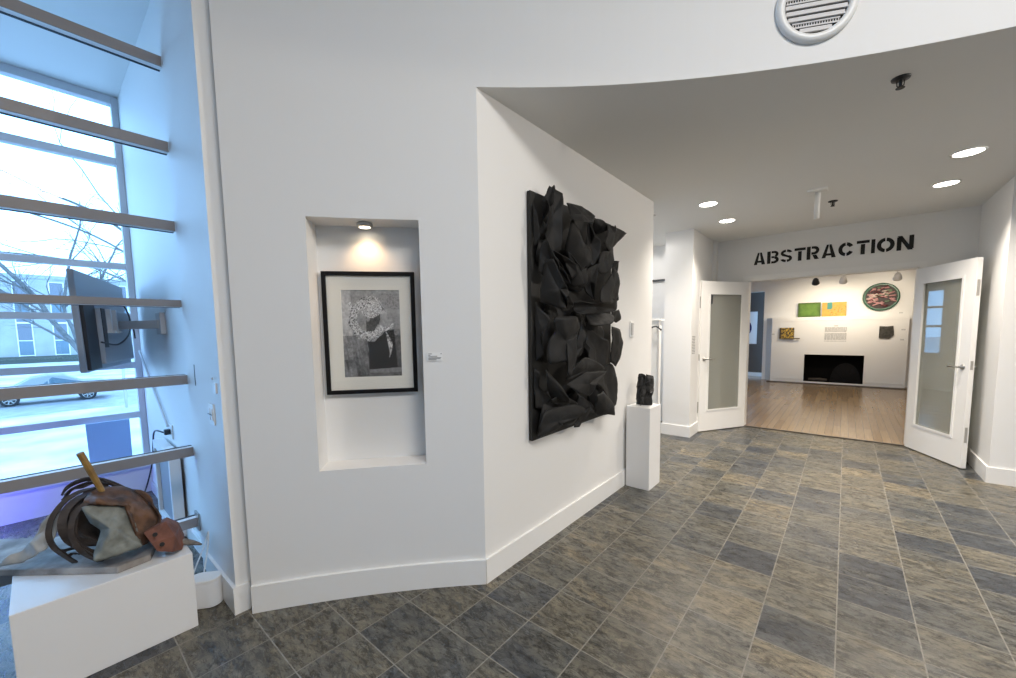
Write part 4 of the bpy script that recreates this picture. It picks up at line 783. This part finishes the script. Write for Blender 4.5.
# ------------------------------------------------------------------ monitor on its wall arm, seen from behind
A_, B_ = Vector((-3.80, 0.190, 0)), Vector((-4.96, 0.535, 0))
te = (B_-A_).normalized(); tn = Vector((te.y, -te.x, 0)); tn = tn if tn.y > 0 else -tn          # the back, which faces the pier
tilt = 0.03
def tvp(s, z, d): return A_ + te*s + Vector((0, 0, z)) + tn*(d + (z-1.6)*-0.025)
t = thing('monitor', 'large flat monitor seen from behind, hung on a wall arm in the window bay', 'monitor', (-4.35, 0.35, 1.27))
wd = (B_-A_).length
def tbox(mb, s0, s1, z0, z1, d0, d1): return mb.obox(tvp((s0+s1)/2, (z0+z1)/2, (d0+d1)/2), (te, (Vector((0, 0, 1))-tn*0.025).cross(te), Vector((0, 0, 1))-tn*0.025), ((s1-s0)/2, (d1-d0)/2, (z1-z0)/2))
b = MB(); tbox(b, 0, wd, 1.262, 1.935, -0.030, 0.004); b.build('screen_shell', M['bluegrey'], t, bevel=0.006)
b = MB(); tbox(b, 0.012, 0.25, 1.275, 1.72, 0.004, 0.024); b.build('dark_side_band', M['dark'], t, bevel=0.004)  # darker raised band along the near side of the back
b = MB(); tbox(b, 0.27, wd-0.10, 1.30, 1.70, 0.004, 0.045); b.build('rear_housing', M['bluegrey'], t, bevel=0.012)
b = MB(); tbox(b, 0.28, 0.36, 1.42, 1.70, 0.045, 0.050); b.build('connector_panel', M['dark'], t)
b = MB()
for s_ in (0.40, 0.55): b = MB(); tbox(b, s_, s_+0.03, 1.53, 1.70, 0.045, 0.07); tbox(b, s_-0.015, s_+0.045, 1.525, 1.54, 0.045, 0.085); b.build('mount_hook', M['alu'], t)
b = MB(); b.obox((-4.3, 0.475, 1.585), ((0.62, 0.22, 0), (-0.22, 0.62, 0), (0, 0, 1)), (0.40, 0.014, 0.032)); b.box(-4.02, -3.86, 0.60, 0.631, 1.51, 1.67); b.build('wall_arm', M['alu'], t, bevel=0.003)
b = MB(); b.tube(smooth_open([tvp(0.16, 1.46, 0.055), tvp(0.35, 1.44, 0.10), tvp(0.62, 1.52, 0.12), tvp(0.80, 1.66, 0.10), tvp(0.85, 1.80, 0.05)], 24), 0.006, 6); b.tube(smooth_open([tvp(0.80, 1.66, 0.1), tvp(0.78, 1.56, 0.12), tvp(0.80, 1.48, 0.12)], 12), 0.005, 6); b.build('signal_cable', M['dark'], t, smooth=True)
b = MB(); b.box(-5.0, -4.9, 0.52, 0.62, 1.9, 1.91); b.v = []; b.f = []
b.box(-3.99, -3.70, 0.60, 0.631, 1.722, 1.737); b.tube([(-3.86, 0.615, 1.737), (-3.86, 0.615, 1.765)], 0.01, 8); tag(b.build('cable_ledge', M['dark']), 'thin dark ledge on the bay wall above the monitor arm', 'ledge')
# wiring, outlet and panel on the bay wall
b = MB(); b.tube([(-5.03, 0.618, 1.36), (-4.5, 0.618, 1.05), (-4.03, 0.616, 0.79)], 0.009, 8); tag(b.build('conduit', M['winframe']), 'straight conduit running diagonally down the bay wall to the outlet', 'conduit')
t = thing('wall_outlet', 'white outlet with black plug low on the bay wall', 'outlet', (-3.97, 0.632, 0.72))
b = MB(); b.box(-4.01, -3.93, 0.622, 0.632, 0.70, 0.81); b.build('plate', M['plastic'], t, bevel=0.002)
b = MB(); b.box(-4.0, -3.96, 0.585, 0.622, 0.735, 0.775); b.build('plug', M['dark'], t, bevel=0.003)
b = MB(); b.tube(smooth_open([(-3.99, 0.58, 0.755), (-4.12, 0.55, 0.75), (-4.32, 0.56, 0.62), (-4.45, 0.56, 0.42), (-4.55, 0.50, 0.14), (-4.5, 0.40, 0.008), (-4.2, 0.33, 0.008)], 40), 0.006, 6); b.build('power_cord', M['dark'], t, smooth=True)
t = thing('panel_heater', 'white framed panel with dark face leaning on the bay wall below the outlet', 'heater', (-3.95, 0.58, 0))
b = MB(); b.box(-4.26, -4.22, 0.55, 0.615, 0.02, 0.66); b.box(-3.70, -3.66, 0.55, 0.615, 0.02, 0.66); b.box(-4.22, -3.70, 0.55, 0.615, 0.60, 0.66); b.box(-4.22, -3.70, 0.55, 0.615, 0.02, 0.08); b.build('panel_frame', M['white'], t, bevel=0.003)
b = MB(); b.box(-4.22, -3.70, 0.575, 0.60, 0.08, 0.60); b.build('panel_face', M['bluegrey'], t)
t = thing('blue_board', 'blue board standing on the window sill against the lowest pane', 'board', (-5.0, 0.36, 0.285))
b = MB(); vsb = [(-4.99, 0.225, 0.288), (-4.99, 0.495, 0.288), (-5.05, 0.505, 0.735), (-5.05, 0.222, 0.735)]; b.extrude(vsb, (0.012, 0, 0.001)); b.build('board_face', M['bluepanel'], t, bevel=0.002)

# ------------------------------------------------------------------ things in the gallery
def wplate(mb, x0, x1, z0, z1, y, d): return mb.box(x0, x1, y-d, y, z0, z1)
def canvas(name, label, x0, x1, z0, z1, y, d, fn, lean=0.0, m=None, cat='painting'):
    t = thing(name, label, cat, ((x0+x1)/2, y-d/2, z0))
    b = MB(); b.box(x0, x1, y-d, y, z0, z1); b.build('canvas', M['label'], t)
    painted('painted_face', (x0, y-d-0.001, z0), (x1-x0, 0, 0), (0, 0, z1-z0), 44, 30, fn, t, m); return t
def green(u, v):
    n = fbm(u*5, v*4, 21); f = fbm(u*20, v*16, 22); e = min(u, 1-u, v, 1-v)
    g = 0.5+0.6*n+0.3*f; k = min(1, 0.45+e*3.2)
    return ((0.07+0.10*g)*k, (0.16+0.14*g)*k, (0.02+0.03*g)*k)
def yellow(u, v):
    n = fbm(u*6, v*5, 31); f = fbm(u*14+3, v*12, 32)
    if 0.22 < u < 0.42+0.1*n and v > 0.55+0.2*n: return (0.07, 0.26, 0.22)
    if f > 0.20 and v < 0.75 and u > 0.25: return (0.62, 0.16, 0.03)
    if f < -0.22 and u > 0.3: return (0.22, 0.36, 0.16)
    return (0.52+0.1*n, 0.34+0.10*n, 0.07)
canvas('green_painting', 'mottled green painting leaning on the chimney breast, left of the yellow one', -1.02, -0.54, 1.752, 2.135, 13.50, 0.05, green)
canvas('yellow_painting', 'yellow painting with a teal patch standing on the chimney breast', -0.51, -0.02, 1.752, 2.12, 13.50, 0.05, yellow)
rc = Vector((0.62, 13.55, 2.20)); RX, RZ = 0.325, 0.325
t = thing('round_relief', 'round relief of tangled pink shapes in a green rim, high on the gallery wall', 'artwork', rc)
b = MB(); b.lathe([(0.29, 0), (0.335, 0.005), (0.34, 0.05), (0.315, 0.075), (0.285, 0.05)], rc, (0, -1, 0), 48); b.build('green_rim', mat('green_glaze', (0.015, 0.085, 0.045), 0.35), t, smooth=True)
ff = MB(); ff.lathe([(0.285, 0.051), (0.22, 0.056), (0.15, 0.058), (0.08, 0.06), (0.0, 0.061)], rc, (0, -1, 0), 48, closed=False); ff.f = ff.f[:48*4]
ff.build('dark_field', mat('dark_field', (0.05, 0.035, 0.035), 0.6), t)
rnd = random.Random(11); pinks = [mat('pink_clay', (0.46, 0.24, 0.24), 0.6), mat('pale_clay', (0.55, 0.42, 0.38), 0.6), mat('maroon_clay', (0.10, 0.02, 0.025), 0.5), mat('sage_clay', (0.16, 0.22, 0.14), 0.6)]
for i in range(56):
    a = rnd.uniform(0, 6.28); r = 0.25*math.sqrt(rnd.random()); c = rc + Vector((r*math.cos(a), -0.07, r*math.sin(a)*0.95)); d = rnd.uniform(-0.5, 0.7); l = rnd.uniform(.03, .08)
    P = [c + Vector((-l*math.cos(d), 0.0, -l*math.sin(d))), c + Vector((0, -0.02, rnd.uniform(-.02, .02))), c + Vector((l*math.cos(d), 0.0, l*math.sin(d)))]
    b = MB(); b.tube(smooth_open([tuple(p) for p in P], 8), [0.010]+[0.018]*7+[0.008], 7); b.build('clay_coil', pinks[rnd.choice([0, 0, 0, 1, 1, 2, 2, 3])], t, smooth=True)
# small yellow relief with a projecting stick
t = thing('yellow_relief', 'small yellow and dark block relief with a stick, on the left of the chimney breast', 'artwork', (-1.2, FY, 1.17))
def blocks(u, v):
    f = fbm(u*9, v*9, 41, 3)
    return (0.05, 0.035, 0.02) if f < -0.05 or u < 0.12 else ((0.62, 0.40, 0.05) if f > 0.08 else (0.25, 0.17, 0.05))
b = MB(); b.box(-1.385, -1.06, FY-0.06, FY, 1.185, 1.475); b.build('block_body', mat('dark_wood', (0.05, 0.035, 0.02), 0.7), t)
painted('painted_face', (-1.385, FY-0.061, 1.185), (0.325, 0, 0), (0, 0, 0.29), 30, 28, blocks, t)
b = MB(); b.box(-1.28, -0.93, FY-0.075, FY-0.05, 1.175, 1.20); b.build('stick', mat('dark_stick', (0.10, 0.07, 0.03), 0.7), t)
def darksq(u, v): f = fbm(u*14, v*14, 51); g = 0.06+0.06*f+0.03*fbm(u*40, v*3, 52); return (g, g*0.95, g*0.82)
t = thing('dark_relief', 'small charcoal textured square with a clipped corner on the right of the chimney breast', 'artwork', (0.74, FY, 1.19))
b = MB(); b.extrude([(0.61, FY, 1.20), (0.79, FY, 1.185), (0.87, FY, 1.27), (0.865, FY, 1.36), (0.85, FY, 1.49), (0.74, FY, 1.475), (0.61, FY, 1.485)], (0, -0.03, 0)); b.build('slab', mat('charcoal_relief', (0.07, 0.066, 0.056), 0.8, color2=(0.03, 0.028, 0.024), vscale=20, bump=0.5), t)
# wall text and captions
t = thing('wall_text_panel', 'printed text panel in the middle of the chimney breast above the firebox', 'text', (-0.2, FY, 1.10))
b = MB(); rnd = random.Random(9)
b.box(-0.24, -0.16, FY-0.002, FY, 1.50, 1.515)
for i in range(17):
    z = 1.465-i*0.0215
    if i in (6, 15): continue
    x = -0.42
    while x < 0.0:
        l = rnd.uniform(.02, .07); b.box(x, min(x+l, 0.01), FY-0.002, FY, z-0.006, z+0.006); x += l+0.010
b.build('printed_text', M['ink'], t)
for i, (x, z, y, lab) in enumerate([(-1.53, 1.30, FY, 'tiny caption at the left edge of the chimney breast'), (1.03, 1.395, FY, 'tiny caption right of the dark square relief, the upper of two'), (1.02, 1.16, FY, 'tiny caption right of the dark square relief, the lower of two'), (1.00, 1.80, 13.55, 'tiny caption on the gallery wall right below the round relief')]):
    t = thing('caption_card', lab, 'label', (x, y, z)); b = MB(); b.box(x-0.05, x+0.05, y-0.003, y, z-0.022, z+0.022); b.build('card', M['label'], t)
    b = MB(); [b.box(x-0.042, x+0.03, y-0.0035, y-0.003, z+q-0.003, z+q+0.003) for q in (-0.012, 0, 0.012)]; b.build('printed_text', M['ink'], t)
# fan-shaped dark screen standing in the firebox
t = thing('fire_screen', 'dark fan-shaped screen standing in the black firebox', 'fire screen', (0.02, 13.22, 0.06))
b = MB(); sc_ = mat('dark_mesh', (0.010, 0.010, 0.011), 1.0, spec=0.1)
pts = [(0.33*math.cos(math.radians(a))*0.92+0.03, 13.235, 0.062+0.50*math.sin(math.radians(a))) for a in range(0, 181, 9)]
b.extrude(pts, (0, 0.02, 0)); b.build('mesh_fan', sc_, t)
b = MB()
for a in range(15, 180, 25): b.tube([(0.03, 13.228, 0.07), (0.03+0.30*math.cos(math.radians(a)), 13.228, 0.062+0.49*math.sin(math.radians(a)))], 0.005, 6)
b.build('fan_rib', sc_, t)
b = MB(); b.tube([(-0.72, 13.30, 0.10), (-0.5, 13.29, 0.105), (-0.33, 13.31, 0.10)], [0.03, 0.04, 0.03], 8); tag(b.build('fire_log', mat('charred_wood', (0.05, 0.042, 0.035), 0.9)), 'charred log lying on the left of the black firebox', 'log')
# framed print on the dark wall
t = thing('framed_print', 'white framed print with a dark blue disc on the charcoal gallery wall', 'picture', (-2.3, 14.25, 1.02))
k = 14.22/13.171
X0_, X1_, Z0_, Z1_ = -2.95, -2.075, EYE+(1.03-EYE)*k, EYE+(1.94-EYE)*k
b = MB(); b.box(X0_, X1_, 14.215, 14.25, Z0_, Z1_); b.build('picture_frame', M['plastic'], t, bevel=0.004)
b = MB(); b.box(X0_+0.04, X1_-0.04, 14.212, 14.2149, Z0_+0.04, Z1_-0.04); b.build('paper', M['label'], t)
b = MB(); b.lathe([(0.30, 0), (0.30, 0.001)], ((X0_+X1_)/2, 14.2115, (Z0_+Z1_)/2), (0, -1, 0), 40); b.build('blue_disc', mat('navy_ink', (0.008, 0.014, 0.10), 0.6), t)
# track spotlights
def track_head(label, x, y, z, lit=True):
    t = thing('track_light', label, 'lamp', (x, y, GZ), group='gallery track lights'); a = Vector((0, 0.75, -0.66)).normalized(); c = Vector((x, y, z))
    b = MB(); b.tube([(x, y, GZ-0.021), (x, y, z+0.05)], 0.012, 8); b.build('stem', M['plastic'], t)
    b = MB(); b.lathe([(0.030, -0.09), (0.055, -0.05), (0.075, 0.05), (0.075, 0.06), (0.060, 0.06), (0.045, 0.0)], c, a, 24); b.build('lamp_head', M['plastic'] if lit else M['dark'], t, smooth=True)
    b = MB(); b.lathe([(0.050, 0.02), (0.050, 0.03)], c, a, 20); b.build('lens', M['lens'], t)
for lab, x, z, tg in (('dark track spotlight, left of the three over the chimney breast', -0.60, 2.555, (-0.75, 13.5, 1.7)), ('white track spotlight, middle of the three over the chimney breast', -0.10, 2.545, (-0.2, 13.5, 1.6)), ('white track spotlight above the round relief', 0.79, 2.535, (0.62, 13.5, 1.9))):
    track_head(lab, x, 12.0, z, 'dark' not in lab); spot_light('track_beam', (x, 12.1, z-0.09), tg, 58, (1.0, 0.86, 0.66), 95, 0.8, 0.04)
b = MB(); b.box(-2.5, 2.5, 11.98, 12.02, GZ-0.02, GZ); tag(b.build('lighting_track', M['plastic']), 'white lighting track on the gallery ceiling', 'track')

# ------------------------------------------------------------------ outside the window
def wy(v): return (v)
car = thing('parked_car', 'pale silver sedan parked across the street outside the window', 'car', (-32, -0.2, GR))
k = 32/14.0
prof = [(-2.1, .36), (-2.12, .62), (-1.98, .80), (-1.2, .92), (-0.55, 1.36), (0.0, 1.45), (0.55, 1.42), (1.25, 1.02), (1.95, .98), (2.22, .88), (2.28, .55), (2.2, .36)]
ycar = 0.25
def carshape(prof, x0, x1, inset=0.0):
    b = MB(); n = len(prof); vs = []
    for x, w in ((x0, 1), (x0+0.18, 0), (x1-0.18, 0), (x1, 1)):
        for y, z in prof: vs.append((x + (0.22*max(0, z-0.9)*(1 if x < (x0+x1)/2 else -1) if w else 0), ycar+y, GR+z - (0.05 if w and z > 1.2 else 0)))
    fs = [tuple(range(n)), tuple(range(4*n-1, 3*n-1, -1))]
    for s in range(3): fs += [(s*n+i, s*n+(i+1) % n, (s+1)*n+(i+1) % n, (s+1)*n+i) for i in range(n)]
    b.add(vs, fs); return b
carshape(prof, -32.9, -31.1).build('car_body', M['carpaint'], car, bevel=0.03)
for P in ([(-1.05, .95), (-0.5, 1.30), (-0.03, 1.37), (-0.03, .95)], [(0.03, .95), (0.03, 1.37), (0.5, 1.34), (1.05, 1.02)]):
    b = MB(); b.extrude([(-31.16 - 0.22*max(0, z-0.9), ycar+y, GR+z) for y, z in P], (0.045, 0, 0)); b.build('side_window', M['carglass'], car)
for yw in (-1.32, 1.35):
    for xw_ in (-31.2, -32.8):
        s = 1 if xw_ > -32 else -1
        b = MB(); b.lathe([(0.22, -0.10), (0.33, -0.10), (0.34, 0.0), (0.33, 0.10), (0.22, 0.10)], (xw_, ycar+yw, GR+0.34), (s, 0, 0), 28); wh = b.build('wheel', M['tyre'], car)
        b = MB()
        b.lathe([(0.225, 0.102), (0.225, 0.112), (0.20, 0.115), (0.20, 0.102)], (xw_, ycar+yw, GR+0.34), (s, 0, 0), 24, closed=False)
        for q in range(7):
            a = q*2*math.pi/7; b.obox((xw_+s*0.112, ycar+yw+0.11*math.cos(a), GR+0.34+0.11*math.sin(a)), ((0, math.cos(a), math.sin(a)), (1, 0, 0), (0, -math.sin(a), math.cos(a))), (0.11, 0.006, 0.022))
        b.build('hubcap', M['chrome'], wh)
# building
bd = thing('office_building', 'pale concrete building with narrow windows across the street', 'building', (-84, 8, GR))
b = MB(); b.box(-96, -84, -25, 45, GR, 9.5); b.build('facade', M['concrete'], bd)
b = MB(); b.box(-84.4, -83.9, -25, 45, 9.5, 10.0); b.build('parapet', M['concrete'], bd)
b = MB(); b.box(-83.99, -83.0, -25, 45, GR, GR+0.9); b.build('hedge', mat('winter_hedge', (0.10, 0.11, 0.09), 0.9, var=0.4), bd)
i = -5
while i < 10:
    y0_ = -1.62 + i*3.22
    for fl in range(2):
        zb = -1.95 + fl*5.6
        b = MB(); b.box(-84.0, -83.92, y0_, y0_+0.1, zb-0.1, zb+5.5); b.box(-84.0, -83.92, y0_+1.35, y0_+1.45, zb-0.1, zb+5.5)
        for zq in (zb-0.1, zb+1.05, zb+3.05, zb+5.4): b.box(-84.0, -83.92, y0_+0.1, y0_+1.35, zq, zq+0.1)
        wf = b.build('window_frame', M['plastic'], bd)
        b = MB(); b.box(-84.0, -83.95, y0_+0.1, y0_+1.35, zb+1.15, zb+3.05); b.build('window_pane', M['windowdark'], wf)
        b = MB(); b.box(-84.0, -83.95, y0_+0.1, y0_+1.35, zb, zb+1.05); b.box(-84.0, -83.95, y0_+0.1, y0_+1.35, zb+3.15, zb+5.4); b.build('spandrel', M['spandrel'], wf)
    i += 1
# bare trees
def tree(label, base, limbs, seed, depth=5):
    t = thing('bare_tree', label, 'tree', base); rnd = random.Random(seed); tw = MB(); tr = MB()
    def grow(p, d, l, r, k):
        pts = [p]; q = p.copy(); dd = d.copy(); nseg = 4
        for s in range(nseg):
            dd = (dd + Vector((rnd.uniform(-.22, .22), rnd.uniform(-.22, .22), rnd.uniform(-.16, .2)))).normalized(); q = q + dd*(l/nseg); pts.append(q.copy())
        rs = [r*(1-0.45*i/nseg) for i in range(nseg+1)]
        (tr if r > 0.09 else tw).tube(pts, rs, 6 if r > 0.05 else 4, caps=False)
        if k <= 0 or r < 0.008: return
        for s in range(1, nseg+1):
            m = 1 if s < nseg else 2
            for _ in range(m):
                if s < nseg and rnd.random() < 0.25: continue
                a = rnd.uniform(0.35, 0.95); ax = Vector((rnd.uniform(-1, 1), rnd.uniform(-1, 1), rnd.uniform(-1, 1))).normalized()
                nd = (Matrix.Rotation(a, 3, ax) @ dd).normalized()
                grow(pts[s], nd, l*rnd.uniform(.5, .8), rs[s]*rnd.uniform(.45, .7), k-1)
    for P, r in limbs:
        pts = smooth_open([tuple(Vector(p)) for p in P], 14); n_ = len(pts); tr.tube(pts, [r*(1-0.5*i/n_) for i in range(n_)], 8)
        for s in range(5, n_, 2):
            dd = (pts[s]-pts[s-1]).normalized(); a = rnd.uniform(.3, .9); ax = Vector((rnd.uniform(-1, 1), rnd.uniform(-1, 1), rnd.uniform(-.4, .4))).normalized()
            grow(pts[s], (Matrix.Rotation(a, 3, ax) @ dd).normalized(), (Vector(P[-1])-Vector(P[0])).length*rnd.uniform(.25, .42), r*(1-0.5*s/n_)*0.55, depth-2)
        grow(pts[-1], (pts[-1]-pts[-2]).normalized(), (Vector(P[-1])-Vector(P[0])).length*0.4, r*0.5, depth-1)
    tr.build('trunk', M['bark'], t); tw.build('twigs', M['bark'], t)
tree('large bare tree outside the window, its forked trunk leaning left', (-55, 2.8, GR),
     [([(-55, 2.8, GR), (-55, 2.8, -0.3), (-55, 1.1, 3.0), (-55, 0.2, 5.2), (-55, -2.0, 8.5)], 0.26), ([(-55, 2.8, -0.6), (-55, 2.3, 2.2), (-55, 1.9, 4.4), (-54, 2.6, 9.0)], 0.17), ([(-55, 2.8, -0.3), (-54.8, 3.4, 4.0), (-54, 5.0, 8.5)], 0.16), ([(-55, 1.6, 2.0), (-55, 0.4, 4.0), (-55, -1.4, 5.4)], 0.12), ([(-55, 2.0, 4.4), (-54, 3.0, 6.0), (-54, 5.0, 7.0)], 0.12)], 5)
tree('bare street tree nearer the window, its long limbs drooping in from the right', (-22, 4.2, GR),
     [([(-22, 4.2, GR), (-22, 4.0, 2.5), (-22, 3.6, 4.5), (-22, 2.0, 6.1), (-22, 0.6, 6.7), (-22, -0.6, 7.3)], 0.065), ([(-22, 4.0, 2.5), (-22, 3.2, 4.2), (-22, 1.6, 5.4), (-22, -0.7, 6.1)], 0.05), ([(-22, 4.0, 2.5), (-21.8, 2.6, 3.6), (-21.8, 1.0, 4.3), (-21.8, -0.8, 4.4)], 0.045)], 9, 4)
b = MB(); b.tube([(-26, 2.55, GR), (-26, 2.55, 0.45)], 0.05, 8); sp = thing('sign_post', 'thin grey sign post beyond the window, right of the car', 'post', (-26, 2.55, GR)); b.build('post', M['chrome'], sp)
b = MB(); b.box(-26.02, -25.99, 2.4, 2.7, 0.45, 0.85); b.build('sign_plate', M['alu'], sp)

# unseen blue lamp, assumed from the violet glow on the low wall
t = thing('assumed_blue_uplight', 'unseen small blue lamp assumed on the bay floor for the glow on the low wall under the window', 'lamp', (-4.75, -0.62, 0))
b = MB(); b.lathe([(0.05, 0.0), (0.05, 0.09), (0.042, 0.10), (0.036, 0.08)], (-4.75, -0.62, 0.0), (0, 0, 1), 20); b.build('lamp_housing', M['dark'], t, smooth=True)
b = MB(); b.lathe([(0.035, 0.081), (0.035, 0.085)], (-4.75, -0.62, 0.0), (0, 0, 1), 18); b.build('lens', emit_mat('assumed_blue_lens', (0.08, 0.10, 1.0), 6.0), t)
spot_light('assumed_blue_beam', (-4.75, -0.62, 0.11), (-5.08, -0.30, 0.20), 30, (0.10, 0.10, 1.0), 120, 0.8, 0.03)
# unseen ceiling lamp added to brighten the alcove walls
t = thing('alcove_fill_light', 'unseen round ceiling lamp added to brighten the alcove, out past the end of the hall wall', 'ceiling light', (-2.7, 5.3, HZ))
b = MB(); b.lathe([(0.09, 0.0), (0.09, -0.006), (0.075, -0.01), (0.075, 0.0)], (-2.7, 5.3, HZ), (0, 0, 1), 28, closed=False); b.build('trim_ring', M['plastic'], t, smooth=True)
b = MB(); b.lathe([(0.076, -0.002), (0.076, -0.006)], (-2.7, 5.3, HZ), (0, 0, 1), 24); b.build('lens', M['lens'], t)
spot_light('alcove_fill_beam', (-2.7, 5.3, HZ-0.04), (-2.7, 5.3, 0), 45, NEUTRAL, 178, 0.15, 0.06)
